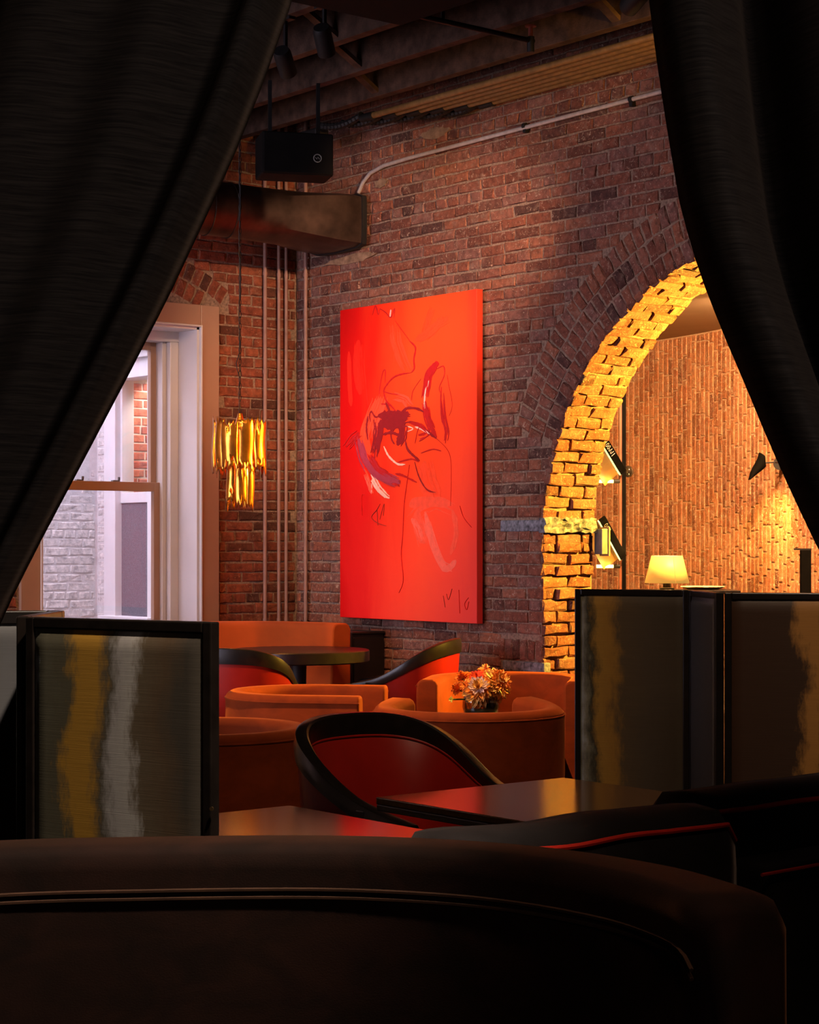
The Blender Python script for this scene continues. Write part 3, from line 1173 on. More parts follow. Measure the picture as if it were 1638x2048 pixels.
# hanging loudspeaker above the duct
lo_ = P(588, 315, 11.05)
ls = thing('loudspeaker', 'black box loudspeaker hung above the duct with a small round badge', 'speaker', lo_, -TH + .25)
MB().box((-.205, -.12, -.12), (.205, .12, .12)).build('cabinet', M_CEIL, ls, bevel=.01)
MB().box((-.198, -.132, -.113), (.198, -.12, .113)).build('grille', M_CEIL, ls, bevel=.004)
MB().tube([(.11 + .022 * math.cos(2 * PI * k / 20), -.134, -.025 + .022 * math.sin(2 * PI * k / 20)) for k in range(20)], .003, 6, True).tube([(.098, -.134, -.02), (.106, -.134, -.03), (.112, -.134, -.018), (.122, -.134, -.03)], .002, 6).build('badge', M_GREYBOX, ls, True)
for sg in (-.14, .14):
    MB().box((sg - .01, -.01, .12), (sg + .01, .01, ZJ - lo_.z)).build('bracket', M_BLACKMETAL, ls)


# ------------------------------------------------------------------ lamps of the main room
def spot_head(name, label, loc, target, color, power, size, spot, parent_group='track spotlights', blend=.8):
    d = (Vector(target) - Vector(loc)).normalized()
    t = thing(name, label, 'spotlight', loc, 0, parent_group)
    M = d.to_track_quat('-Z', 'Y').to_matrix().to_4x4()
    MB().lathe([(.0, .09), (.038, .09), (.045, .07), (.045, -.06), (.040, -.06), (.036, -.03), (0, -.03)], 20, M).build('can', M_BLACKMETAL, t, True)
    MB().lathe([(0, -.032), (.036, -.032), (.036, -.036), (0, -.036)], 20, M).build('lens', M_DOWN, t)
    MB().box((-.008, -.008, .03), (.008, .008, ZJ - loc[2])).build('stem', M_BLACKMETAL, t)
    MB().box((-.02, -.06, ZJ - loc[2] - .015), (.02, .06, ZJ - loc[2])).build('track_adapter', M_BLACKMETAL, t)
    lo = light('SPOT', 'spot_lamp', tuple(Vector(loc) + d * .07), color, power, target, size, spot, blend)
    lo.parent = t
    lo.location = d * .07
    return t


spot_head('track_spotlight', 'left track spotlight above the curtain, aimed at the red painting', (5.62, 7.95, 3.82), (7.5, 9.40, 2.15), (1.0, .66, .45), 175, .04, 44)
spot_head('track_spotlight', 'right track spotlight under the joists, aimed at the red painting', (5.62, 7.62, 3.86), (7.5, 9.15, 1.7), (1.0, .66, .45), 105, .04, 46)
spot_head('track_spotlight', 'hidden track spotlight over the velvet tub chairs', (4.62, 6.60, 3.86), (5.5, 6.95, .5), (1.0, .58, .25), 480, .05, 76)
spot_head('track_spotlight', 'hidden track spotlight over the window banquette', (4.62, 8.0, 3.86), (6.7, 10.2, 1.2), (1.0, .45, .12), 330, .06, 58)
spot_head('track_spotlight', 'hidden track spotlight washing the upper brick wall', (6.12, 6.0, 3.80), (7.57, 9.75, 2.95), (1.0, .60, .36), 820, .08, 34)

spot_head('track_spotlight', 'unseen track spotlight added to brighten the bowl of flowers', (4.62, 6.05, 3.86), (5.92, 6.82, .75), (1.0, .72, .42), 260, .04, 13)  # extra narrow beam, added because the blooms came out dull
spot_head('track_spotlight', 'unseen track spotlight added to gild the ceiling conduits', (6.60, 5.1, 3.55), (7.34, 8.1, 4.02), (1.0, .52, .10), 260, .04, 24)  # no such lamp in sight; added to turn the conduits golden
spot_head('track_spotlight', 'unseen track spotlight added as fill on the brick face around the arch', (4.62, 5.45, 3.86), (7.57, 8.1, 2.2), (1.0, .64, .54), 60, .08, 60)  # fill light added where the wall by the arch stays dark
fq = cw(.75, 2.55)
spot_head('track_spotlight', 'unseen track spotlight added to lift the curved sofa and dark sofa', (fq.x, fq.y, 3.80), tuple(cw(.45, 3.2, .9)), (1.0, .66, .42), 75, .06, 40)  # added so the sofa rim and piped cushions do not fall to black
fq = cw(.35, 2.62)
spot_head('track_spotlight', 'unseen track spotlight added over the booth to lift the left screen', (fq.x, fq.y, 3.80), tuple(cw(-.55, 3.75, .9)), (1.0, .80, .60), 620, .06, 36)  # unseen source added for the dim foreground, mainly the left silk
fq = cw(.9, 3.6)
spot_head('track_spotlight', 'unseen track spotlight added to lift the right folding screen', (fq.x, fq.y, 3.84), tuple(cw(.75, 6.2, .8)), (1.0, .70, .46), 160, .06, 50)  # unseen source added to brighten the right screen
bl_ = thing('booth_fill_lamp', 'small unseen shaded lamp added in the booth to lift the foreground', 'lamp', tuple(cw(1.05, .10, 2.35)))  # fill lamp added out of view for the curtains and foreground
MB().lathe([(.16, -.14), (.10, .06), (.096, .06), (.156, -.14)], 28, None, False).build('lamp_shade', M_CREAMWALL, bl_, True)
MB().tube([(0, 0, .0), (0, 0, ZC - 2.35)], .005, 6).build('cord', M_BLACKMETAL, bl_, True)
MB().lathe([(0, .03), (.02, .02), (.03, -.02), (0, -.05)], 14).build('bulb', M_BULB, bl_, True)
lp = light('POINT', 'booth_fill_light', (0, 0, 0), (1, .78, .66), 26, None, .30)
lp.parent = bl_
lp.location = (0, 0, -.16)

# ------------------------------------------------------------------ painting
PX, PY0, PY1, PZ0, PZ1 = 7.50, 8.65, 10.0, 0.933, 2.918
pa = thing('abstract_painting', 'large orange red abstract canvas hanging on the brick wall', 'painting', (PX, PY0, PZ0))
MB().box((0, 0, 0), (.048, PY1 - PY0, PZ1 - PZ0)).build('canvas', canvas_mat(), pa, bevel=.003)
MB().box((.048, .12, .12), (.068, PY1 - PY0 - .12, PZ1 - PZ0 - .12)).build('stretcher_back', M_BLACKWOOD, pa)
MB().box((.066, .5, PZ1 - PZ0 - .3), (.074, .85, PZ1 - PZ0 - .25)).build('hanging_rail', M_STEEL, pa)


def paint_pt(cx, cy):
    """2.56 px of the close-up of the painting = one photo pixel; returns canvas y, z in metres."""
    px, py = 600 + cx / 2.56, 500 + cy / 2.56
    a = (px - 819) / F
    t = PX / (S + C * a)
    return t * (C - S * a) - PY0, H + t * (1090 - py) / F - PZ0


lay_n = [0]


def stroke(pts, wid, mat, taper=True, dry=0.0, jit=.25, into=None):
    q = [Vector(paint_pt(*p)) for p in pts]
    # resample with a Catmull-Rom curve
    cur = []
    ext = [q[0]] + q + [q[-1]]
    for i in range(1, len(ext) - 2):
        p0, p1, p2, p3 = ext[i - 1:i + 3]
        for k in range(8):
            t = k / 8
            cur.append(0.5 * ((2 * p1) + (-p0 + p2) * t + (2 * p0 - 5 * p1 + 4 * p2 - p3) * t * t + (-p0 + 3 * p1 - 3 * p2 + p3) * t ** 3))
    cur.append(q[-1])
    lay_n[0] += 1
    x = -0.0004 - 0.000012 * lay_n[0]
    wm = wid / 2.56 * 12.0 / F / 2
    rr = random.Random(lay_n[0])
    L, R = [], []
    n = len(cur)
    for i, p in enumerate(cur):
        t = cur[min(i + 1, n - 1)] - cur[max(i - 1, 0)]
        if t.length < 1e-9:
            t = Vector((0, 1))
        t.normalize()
        nn = Vector((-t.y, t.x))
        u = i / (n - 1)
        f = (min(1, 4 * u + .25) * min(1, 4 * (1 - u) + .25)) if taper else 1
        f *= 1 + rr.uniform(-jit, jit)
        L.append(p + nn * wm * f)
        R.append(p - nn * wm * f * (1 + rr.uniform(-dry, dry)))
    vs = [(x, p.x, p.y) for p in L] + [(x, p.x, p.y) for p in R] + [(0.0005, p.x, p.y) for p in L] + [(0.0005, p.x, p.y) for p in R]
    fs = []
    for i in range(n - 1):
        fs.append((i, i + 1, n + i + 1, n + i))
        fs.append((i, 2 * n + i, 2 * n + i + 1, i + 1))
        fs.append((n + i, n + i + 1, 3 * n + i + 1, 3 * n + i))
    if into is not None:
        into.add(vs, fs)
    else:
        MB().add(vs, fs).build('brush_stroke', mat, pa)


def scumble(pts, wid, mat, n, thin=4, seed=0):
    """dry brush: a sheaf of thin ragged strokes that follow one path."""
    rr = random.Random(seed + len(pts) * 7)
    sheaf = MB()
    for k in range(n):
        o = (rr.random() - .5) * wid
        a, b = rr.uniform(0, .25), rr.uniform(.72, 1)
        m = len(pts) - 1
        q = []
        for i in range(7):
            t = (a + (b - a) * i / 6) * m
            j = min(int(t), m - 1)
            f = t - j
            x = pts[j][0] * (1 - f) + pts[j + 1][0] * f
            y = pts[j][1] * (1 - f) + pts[j + 1][1] * f
            dx, dy = pts[j + 1][0] - pts[j][0], pts[j + 1][1] - pts[j][1]
            L = math.hypot(dx, dy) or 1
            q.append((x - dy / L * o + rr.uniform(-1.5, 1.5), y + dx / L * o + rr.uniform(-1.5, 1.5)))
        stroke(q, thin * rr.uniform(.6, 1.5), mat, True, 0, .15, sheaf)
    sheaf.build('dry_brush_stroke', mat, pa)['kind'] = 'stuff'


SM = {'maroon': stroke_mat('maroon paint', (.26, .006, .012)), 'crimson': stroke_mat('crimson paint', (.46, .006, .008)),
      'thin': stroke_mat('dark red line paint', (.56, .010, .006)), 'white': stroke_mat('pinkish white paint', (.85, .52, .46)),
      'purple': stroke_mat('violet paint', (.38, .035, .075)), 'haze': stroke_mat('pale pink wash', (.82, .115, .075)),
      'haze2': stroke_mat('faint pink wash', (.82, .075, .035)), 'olive': stroke_mat('burnt orange paint', (.62, .055, .012)), 'grey': stroke_mat('graphite line', (.34, .03, .022)),
      'shade': stroke_mat('thin red wash', (.74, .014, .004)), 'fog': stroke_mat('rose wash', (.84, .060, .018))}
# broad washes first
stroke([(300, 460), (290, 600), (310, 740)], 60, SM['shade'], True, 0, .03)
stroke([(250, 520), (255, 700), (262, 800)], 36, SM['shade'], True, 0, .03)
stroke([(420, 760), (370, 850), (330, 950), (360, 1080)], 80, SM['fog'], True, 0, .03)
stroke([(640, 1080), (630, 1200), (690, 1290)], 60, SM['fog'], True, 0, .03)
stroke([(560, 1310), (600, 1290), (690, 1290), (780, 1300)], 50, SM['haze2'], True, 0, .03)
stroke([(610, 1340), (600, 1420), (640, 1500)], 60, SM['haze2'], True, 0, .03)
stroke([(780, 1330), (800, 1450), (770, 1560)], 34, SM['haze2'], True, 0, .03)
stroke([(640, 1340), (660, 1430), (680, 1510), (720, 1600), (760, 1640)], 44, SM['haze'], True, 0, .03)
stroke([(570, 1375), (600, 1420), (622, 1490)], 30, SM['haze'], True, 0, .03)
stroke([(720, 1625), (760, 1630), (800, 1590)], 34, SM['haze'], True, 0, .03)
stroke([(590, 460), (640, 440), (690, 390), (760, 350)], 34, SM['olive'], True, .5)
stroke([(680, 300), (655, 360), (640, 440)], 22, SM['olive'], True, .5)
stroke([(730, 340), (700, 400), (660, 440)], 26, SM['olive'], True, .5)
stroke([(650, 330), (648, 400), (640, 450)], 12, SM['olive'], True, .5)
scumble([(560, 1400), (620, 1320), (700, 1290), (790, 1330)], 70, SM['haze2'], 12, 7, 1)
scumble([(600, 1360), (620, 1440), (640, 1520)], 70, SM['haze2'], 10, 7, 2)
scumble([(640, 1340), (665, 1440), (690, 1520), (730, 1610), (790, 1630)], 44, SM['haze'], 14, 5, 3)
scumble([(575, 1378), (605, 1430), (625, 1495)], 30, SM['haze'], 8, 4, 4)
scumble([(800, 1340), (805, 1450), (790, 1560)], 26, SM['haze2'], 8, 5, 5)
scumble([(590, 465), (650, 430), (700, 385), (770, 345)], 40, SM['olive'], 14, 5, 6)
scumble([(680, 295), (652, 370), (636, 450)], 34, SM['olive'], 10, 4, 7)
scumble([(740, 330), (700, 400), (640, 455)], 30, SM['olive'], 9, 4, 8)
scumble([(480, 380), (490, 470), (520, 560), (560, 640)], 60, SM['fog'], 12, 6, 9)
scumble([(640, 1080), (660, 1180), (700, 1280)], 80, SM['fog'], 14, 6, 10)
scumble([(420, 740), (400, 800), (360, 900), (345, 1020)], 80, SM['haze2'], 14, 6, 11)
scumble([(300, 470), (300, 600), (315, 740)], 60, SM['shade'], 12, 5, 12)
scumble([(470, 740), (540, 760), (570, 800)], 50, SM['haze2'], 10, 5, 13)
# scribble at the top
stroke([(372, 333), (388, 285), (402, 330), (410, 300)], 5, SM['crimson'])
stroke([(410, 300), (440, 320), (465, 345), (485, 300), (482, 350)], 5, SM['crimson'])
stroke([(466, 305), (462, 342)], 9, SM['white'])
stroke([(486, 360), (530, 420), (565, 468)], 2.4, SM['thin'])
stroke([(486, 360), (487, 470), (480, 580)], 3, SM['olive'])
stroke([(562, 466), (592, 500), (584, 560), (586, 605), (570, 628)], 10, SM['crimson'])
stroke([(572, 628), (520, 636), (480, 652), (445, 690), (430, 725), (445, 775), (470, 800), (500, 835)], 9, SM['crimson'])
stroke([(405, 750), (412, 690), (425, 625), (438, 618), (436, 680)], 6, SM['crimson'])
stroke([(425, 722), (465, 735), (512, 740)], 5, SM['crimson'])
stroke([(415, 788), (440, 790), (465, 798)], 7, SM['crimson'])
stroke([(340, 710), (345, 770), (352, 800)], 6, SM['shade'])
# red plume on the right
stroke([(700, 575), (665, 620), (645, 690), (636, 760)], 26, SM['crimson'], True, .4)
stroke([(636, 760), (650, 860), (672, 905), (700, 962)], 24, SM['crimson'], True, .4)
stroke([(708, 572), (690, 600), (640, 655)], 30, SM['crimson'], True, .4)
stroke([(664, 664), (645, 720), (638, 780), (640, 820)], 11, SM['white'], True, .3)
stroke([(700, 610), (735, 595), (740, 640), (715, 700), (718, 730)], 5, SM['crimson'])
stroke([(725, 700), (722, 780), (728, 870), (748, 920), (745, 990)], 9, SM['crimson'])
stroke([(755, 640), (762, 690), (780, 790), (765, 850)], 2.4, SM['thin'])
stroke([(620, 660), (580, 720), (572, 770)], 4, SM['crimson'])
scumble([(705, 575), (660, 640), (640, 760)], 34, SM['crimson'], 14, 5, 21)
scumble([(640, 770), (655, 870), (700, 960)], 34, SM['crimson'], 12, 5, 22)
scumble([(725, 720), (735, 850), (752, 930), (745, 980)], 22, SM['crimson'], 8, 4, 23)
scumble([(600, 960), (640, 950), (700, 900)], 30, SM['crimson'], 6, 4, 24)
# maroon mass
stroke([(400, 850), (460, 846), (520, 850), (560, 838)], 46, SM['maroon'], True, .2)
stroke([(410, 880), (470, 895), (540, 880)], 56, SM['maroon'], True, .2)
stroke([(415, 870), (408, 940), (392, 1020)], 34, SM['maroon'], True, .3)
stroke([(525, 870), (520, 940), (500, 1000)], 44, SM['maroon'], True, .3)
stroke([(425, 945), (470, 935), (510, 950)], 14, SM['maroon'])
stroke([(470, 900), (468, 960), (485, 995)], 10, SM['maroon'])
stroke([(350, 850), (342, 910), (350, 975)], 14, SM['maroon'], True, .3)
stroke([(362, 880), (358, 845), (368, 828), (388, 855), (420, 845)], 9, SM['maroon'])
stroke([(510, 840), (550, 810), (600, 812), (636, 830)], 12, SM['maroon'])
stroke([(440, 780), (462, 830), (470, 860)], 14, SM['maroon'])
stroke([(390, 880), (378, 940), (384, 1020), (382, 1090)], 6, SM['maroon'])
stroke([(550, 880), (600, 890), (660, 935), (700, 965)], 14, SM['maroon'])
stroke([(590, 905), (625, 918), (666, 942)], 9, SM['white'])
stroke([(545, 900), (580, 915), (550, 930)], 5, SM['white'])
stroke([(540, 970), (552, 1020), (590, 1060), (614, 1080)], 12, SM['maroon'])
stroke([(610, 1085), (570, 1070), (500, 1088)], 7, SM['crimson'])
stroke([(430, 1005), (455, 1055), (500, 1095), (540, 1098)], 10, SM['white'])
stroke([(588, 1085), (610, 1160), (650, 1225), (696, 1242)], 7, SM['maroon'])
stroke([(700, 965), (750, 1015), (772, 1070), (775, 1180), (772, 1310)], 1.8, SM['thin'])
stroke([(610, 980), (640, 962), (660, 945)], 5, SM['crimson'])
stroke([(590, 990), (605, 920), (625, 900)], 5, SM['crimson'])
stroke([(620, 1040), (680, 1020), (725, 1030)], 6, SM['crimson'])
scumble([(395, 860), (410, 930), (390, 1010), (380, 1060)], 50, SM['maroon'], 12, 5, 31)
scumble([(430, 860), (500, 880), (570, 870)], 70, SM['maroon'], 14, 7, 32)
scumble([(545, 890), (535, 960), (505, 1005)], 46, SM['maroon'], 10, 5, 33)
scumble([(560, 880), (620, 900), (665, 940)], 22, SM['crimson'], 8, 4, 34)
# violet sweep on the left
stroke([(240, 1005), (280, 960), (300, 940), (295, 1000)], 16, SM['crimson'], True, .4)
stroke([(300, 960), (320, 1040), (345, 1100)], 26, SM['purple'], True, .4)
stroke([(335, 1060), (370, 1130), (430, 1165), (515, 1195)], 30, SM['purple'], True, .4)
stroke([(350, 1050), (395, 1130), (470, 1180), (510, 1210)], 14, SM['crimson'], True, .4)
stroke([(330, 1120), (355, 1170), (368, 1250)], 10, SM['fog'], True, 0, .03)
stroke([(365, 1150), (395, 1205), (425, 1250), (460, 1272)], 14, SM['white'], True, .4)
stroke([(375, 1170), (370, 1200), (366, 1248)], 6, SM['white'], True, .4)
stroke([(490, 1145), (530, 1155), (600, 1190)], 10, SM['crimson'], True, .4)
scumble([(235, 1015), (270, 960), (305, 935)], 46, SM['crimson'], 12, 4, 41)
scumble([(300, 950), (325, 1060), (360, 1130)], 50, SM['purple'], 14, 5, 42)
scumble([(340, 1060), (390, 1140), (460, 1175), (520, 1200)], 56, SM['purple'], 18, 5, 43)
scumble([(345, 1040), (400, 1120), (480, 1170)], 40, SM['crimson'], 8, 4, 44)
scumble([(370, 1160), (405, 1220), (460, 1275)], 30, SM['white'], 7, 4, 45)
scumble([(330, 1130), (350, 1190), (368, 1250)], 18, SM['haze'], 6, 4, 46)
# drips and pencil marks
stroke([(562, 1100), (548, 1200), (535, 1300), (528, 1450), (520, 1560), (530, 1690), (508, 1756)], 3.6, SM['thin'])
stroke([(444, 1412), (400, 1398), (368, 1368), (395, 1330), (412, 1300)], 2.4, SM['grey'])
stroke([(396, 1330), (400, 1410)], 2.4, SM['grey'])
stroke([(410, 1380), (432, 1300), (428, 1360)], 1.8, SM['grey'])
stroke([(320, 1360), (318, 1260), (335, 1255)], 1.8, SM['thin'])
stroke([(735, 1770), (745, 1830)], 1.8, SM['grey'])
stroke([(780, 1735), (762, 1790), (752, 1760)], 1.8, SM['grey'])
stroke([(815, 1740), (820, 1860)], 1.8, SM['thin'])
stroke([(865, 1780), (845, 1810), (855, 1842), (866, 1800)], 1.8, SM['thin'])
stroke([(820, 1310), (840, 1370), (880, 1420)], 1.8, SM['thin'])

# ------------------------------------------------------------------ pendant lamp
pc = P(480, 925, 11.0)
pl = thing('pendant_lamp', 'amber torn brass pendant lamp hanging on a long chain', 'lamp', (pc.x, pc.y, 2.13))


def torn_plate(ang, rad, width, zt, zb, seed, curve=.35):
    """curved brass plate with flame cut, ragged ends."""
    rr = random.Random(seed)
    cols, rows = 9, 14
    vs, fs = [], []
    tipt = [rr.uniform(0, .045) if k % 2 else rr.uniform(-.01, .012) for k in range(cols + 1)]
    tipb = [rr.uniform(0, .055) if k % 2 == 0 else rr.uniform(-.012, .012) for k in range(cols + 1)]
    for j in range(rows + 1):
        v = j / rows
        for k in range(cols + 1):
            u = k / cols - .5
            a = ang + u * width / rad
            r = rad + .012 * math.cos(u * PI) * (1 if curve > 0 else -1) + .004 * math.sin(v * 6 + seed)
            zz = (zt + tipt[k]) * (1 - v) + (zb - tipb[k]) * v
            vs.append((r * math.cos(a), r * math.sin(a), zz))
    hole = set()
    for _ in range(3):
        hole.add((rr.choice((0, 1, rows - 2, rows - 1, rows - 3)), rr.randrange(1, cols - 1)))
        jj, kk = rr.choice((rows - 2, 1)), rr.randrange(1, cols - 1)
        hole.add((jj, kk))
        hole.add((jj + 1, kk))
    for j in range(rows):
        for k in range(cols):
            if (j, k) in hole:
                continue
            a = j * (cols + 1) + k
            fs.append((a, a + 1, a + cols + 2, a + cols + 1))
    return vs, fs


for i in range(9):
    a = 2 * PI * i / 9 + .2
    vs, fs = torn_plate(a, .135 + .014 * (i % 2), .104, -.03 - .012 * (i % 3), -.30 + .02 * (i % 2), i + 1)
    o = MB().add(vs, fs).build('brass_plate', M_GOLD, pl, True)
    o.modifiers.new('solid', 'SOLIDIFY').thickness = .002
for i in range(6):
    a = 2 * PI * i / 6
    vs, fs = torn_plate(a, .066 + .007 * (i % 2), .074, -.22 + .02 * (i % 2), -.47 - .012 * (i % 3), i + 31)
    o = MB().add(vs, fs).build('brass_plate', M_GOLD, pl, True)
    o.modifiers.new('solid', 'SOLIDIFY').thickness = .002
MB().tube([(0, 0, .0), (0, 0, -.40)], .008, 8).tube([(-.13, 0, -.06), (.13, 0, -.06)], .004, 6).tube([(0, -.13, -.06), (0, .13, -.06)], .004, 6).tube([(-.06, 0, -.26), (.06, 0, -.26)], .004, 6).build('frame', M_GOLD, pl, True)
MB().lathe([(0, .02), (.012, .02), (.03, -.05), (.0, -.05)], 14).build('cap', M_GOLD, pl, True)
for (x, y_, z_) in ((.07, 0, -.16), (-.045, .06, -.16), (-.045, -.06, -.16), (0.025, 0, -.36)):
    o = MB().lathe([(0, .03), (.010, .024), (.016, .0), (.010, -.02), (0, -.024)], 12, Matrix.Translation((x, y_, z_))).build('bulb', M_BULB, pl, True)
    lp = light('POINT', 'bulb_light', (0, 0, 0), (1, .43, .085), 6.0, None, .016)
    lp.parent = pl
    lp.location = (x, y_, z_ + .045)
ch = MB()
nlinks = int((ZC - 2.13) / .034)
for k in range(nlinks):
    z = .02 + k * .034
    a = PI / 2 * (k % 2)
    ring = []
    for q in range(10):
        t = 2 * PI * q / 10
        ring.append((.008 * math.cos(t) * math.cos(a), .008 * math.cos(t) * math.sin(a), z + .02 + .021 * math.sin(t)))
    ch.tube(ring, .0022, 5, True)
ch.build('chain', M_BLACKMETAL, pl)
cpts = []
for k in range(60):
    t = k / 59
    z = .05 + t * (ZC - 2.2)
    bl = .028 * math.exp(-((z - .30) / .05) ** 2)
    cpts.append((-.002 - bl, .006 * math.sin(z * 14), z))
MB().tube(cpts, .003, 6).build('cord', M_BLACKMETAL, pl, True)
MB().lathe([(0, 0), (.055, 0), (.06, -.012), (.02, -.03), (0, -.03)], 20, Matrix.Translation((0, 0, ZC - 2.13))).build('ceiling_rose', M_BLACKMETAL, pl, True)


# ------------------------------------------------------------------ furniture
def u_curve(style, R, arm, n=33):
    """plan curve of a tub chair, open towards -Y; returns points and outward normals."""
    out = []
    if style == 'wrap':
        for i in range(n):
            a = math.radians(-128 + 256 * i / (n - 1))
            out.append((Vector((R * math.sin(a), R * math.cos(a), 0)), Vector((math.sin(a), math.cos(a), 0))))
    else:
        m = 7
        for i in range(m):
            out.append((Vector((-R, -arm + arm * i / m, 0)), Vector((-1, 0, 0))))
        for i in range(n):
            a = math.radians(-90 + 180 * i / (n - 1))
            out.append((Vector((R * math.sin(a), R * math.cos(a), 0)), Vector((math.sin(a), math.cos(a), 0))))
        for i in range(m):
            out.append((Vector((R, -arm * (i + 1) / m, 0)), Vector((1, 0, 0))))
    return out


def tub_chair(label, loc, rz, style='wrap', R=.41, arm=.30, zt=.72, th=.10, rise=0.0, mat=None, group='rust velvet tub chairs'):
    mat = mat or M_VELVET
    t = thing('tub_chair', label, 'armchair', (loc.x, loc.y, 0), rz, group)
    cur = u_curve(style, R, arm)
    rings = []
    n = len(cur)
    for i, (p, nn) in enumerate(cur):
        u = abs(2 * i / (n - 1) - 1)
        z1 = zt + rise * max(0, (u - .72) / .28)
        w = th * (1 + .45 * max(0, (u - .75) / .25) if style == 'wrap' else 1)
        sec = [(0, .07), (0, z1 - .03), (-.010, z1 - .009), (-.03, z1), (-w + .03, z1), (-w + .01, z1 - .009), (-w, z1 - .03), (-w, .36)]
        rings.append([p + nn * o + Vector((0, 0, z)) for o, z in sec])
    # soft ends
    MB().loft(rings).build('back_and_arms', mat, t, True, bevel=.012, seg=3, angle=50)
    pp = [p + nn * .001 + Vector((0, 0, zt + rise * max(0, (abs(2 * i / (n - 1) - 1) - .72) / .28) - .032)) for i, (p, nn) in enumerate(cur)]
    MB().tube(pp, .004, 6).build('piping', mat, t, True)
    # seat cushion fitted between the arms
    ir = R - th - .012
    ring = [(ir * math.sin(math.radians(a)), ir * math.cos(math.radians(a))) for a in range(-90, 91, 10)]
    fy = -arm + .02 if style == 'u' else -.24
    fx = ir if style == 'u' else ir * .93
    ring = ring + [(fx, fy), (-fx, fy)]
    rr = []
    for s_c, z in ((.95, .20), (1, .23), (1, .40), (.97, .43), (.86, .445)):
        rr.append([(x * s_c, y_ * s_c, z) for x, y_ in ring])
    MB().loft(rr).build('seat_cushion', mat, t, True, angle=35)
    rr = [[(x * .96, y_ * .96, z) for x, y_ in ring] for z in (.0, .20)]
    MB().loft(rr).build('base', M_BLACKWOOD, t)
    return t


def face(dx, dd):
    """rotation so that local -Y points along camera-relative direction (right dx, forward dd)."""
    v = cw(dx, dd)
    return math.atan2(v.y, v.x) + PI / 2


tub_chair('rust velvet tub chair with its rounded back to us, in front of the flower bowl', cw(.250, 8.16), face(-.10, 1), 'wrap', .405, rise=.022)
tub_chair('rust velvet tub chair behind the flower bowl, opening towards us', cw(.50, 9.92), face(-.16, -1), 'u', .425, .30, zt=.725, th=.11)
tub_chair('rust velvet tub chair opening to the right, below the left of the painting', cw(-.48, 9.08), face(.985, -.16), 'u', .385, .32, zt=.72)
tub_chair('rust velvet tub chair half hidden by the left folding screen', cw(-.775, 7.26), face(-1, .05), 'u', .41, .30, zt=.72)

# low table with the flower bowl
ft = cw(.335, 9.04)
lt = thing('low_table', 'small round black table under the flower bowl between tub chairs', 'table', (ft.x, ft.y, 0))
MB().lathe([(0, .58), (.255, .58), (.26, .575), (.26, .555), (.25, .55), (0, .55)], 36).build('table_top', M_BLACKWOOD, lt, True)
MB().lathe([(0, .55), (.03, .55), (.03, .03), (0, .03)], 16).build('pedestal', M_BLACKMETAL, lt, True)
MB().lathe([(0, .03), (.18, .022), (.19, 0), (0, 0)], 30).build('foot', M_BLACKMETAL, lt, True)
vb = thing('glass_bowl', 'clear glass bowl holding the orange flowers', 'vase', (ft.x, ft.y, .58))
MB().lathe([(.05, .0), (.075, .02), (.088, .06), (.085, .10), (.078, .12), (.074, .12), (.081, .10), (.083, .06), (.07, .024), (.0, .012)], 28).build('bowl', M_BOWL, vb, True)
MB().lathe([(0, .014), (.06, .02), (.078, .06), (.076, .085), (0, .085)], 24).build('water_and_stems', plain('dark green stems', (.02, .025, .01), .4), vb, True)


def flower(label, off, R, cols, petals, rows, dome, lookdir, seed, droop=.2, pw=.42):
    """many-petalled bloom: rows of cupped petals round a centre, stem into the bowl."""
    rr = random.Random(seed)
    t = thing('flower', label, 'flower', (ft.x, ft.y, .58 + .10), 0, 'flowers in the glass bowl')
    n = Vector(lookdir).normalized()
    Q = n.to_track_quat('Z', 'Y').to_matrix().to_4x4()
    M = Matrix.Translation(Vector(off)) @ Q
    for rw in range(rows):
        u = rw / max(1, rows - 1)
        m = MB()
        cnt = int(petals * (1 - .45 * u))
        tilt = math.radians(-18 * droop * 5 * (1 - u) + 78 * u)
        Lp = R * (1 - .45 * u)
        for k in range(cnt):
            a = 2 * PI * (k + .5 * (rw % 2)) / cnt + rr.uniform(-.12, .12)
            wdt = Lp * pw * (1 + rr.uniform(-.15, .15))
            Lk = Lp * (1 + rr.uniform(-.12, .12))
            vs = []
            for (s, wd_, lift) in ((0.08, .35, 0), (.45, 1.0, .05), (.8, .8, .02), (1.0, .12, -.05)):
                for sd in (-1, 0, 1):
                    x = s * Lk
                    y_ = sd * wdt * wd_ * .5
                    z = lift * Lk + abs(sd) * wdt * .22
                    xx = x * math.cos(tilt) - z * math.sin(tilt)
                    zz = x * math.sin(tilt) + z * math.cos(tilt) + dome * R * (u - .3)
                    vs.append((xx * math.cos(a) - y_ * math.sin(a), xx * math.sin(a) + y_ * math.cos(a), zz))
            fs = []
            for r in range(3):
                for c_ in range(2):
                    b = r * 3 + c_
                    fs.append((b, b + 1, b + 4, b + 3))
            m.add(vs, fs, M)
        m.build('petals', cols[rw % len(cols)], t, True)
    MB().lathe([(0, .5 * R), (.10 * R, .45 * R), (.14 * R, .3 * R), (0, .2 * R)], 10, M).build('flower_centre', cols[-1], t, True)
    o = Vector(off)
    MB().tube([o, (o.x * .5, o.y * .5, o.z * .4), (o.x * .1, o.y * .1, -.05)], .004, 6).build('stem', M_STEMS, t, True)
    return t


def petal_mat(name, c, c2):
    m, nt, b = new_mat(name)
    v = coords(nt, 'Object')
    r = ramp(nt, nz(nt, v, 35, 2), [(.35, c), (.65, c2)])
    nt.links.new(r.outputs[0], b.inputs['Base Color'])
    b.inputs['Roughness'].default_value = .6
    b.inputs['Subsurface Weight'].default_value = 0.0
    return m


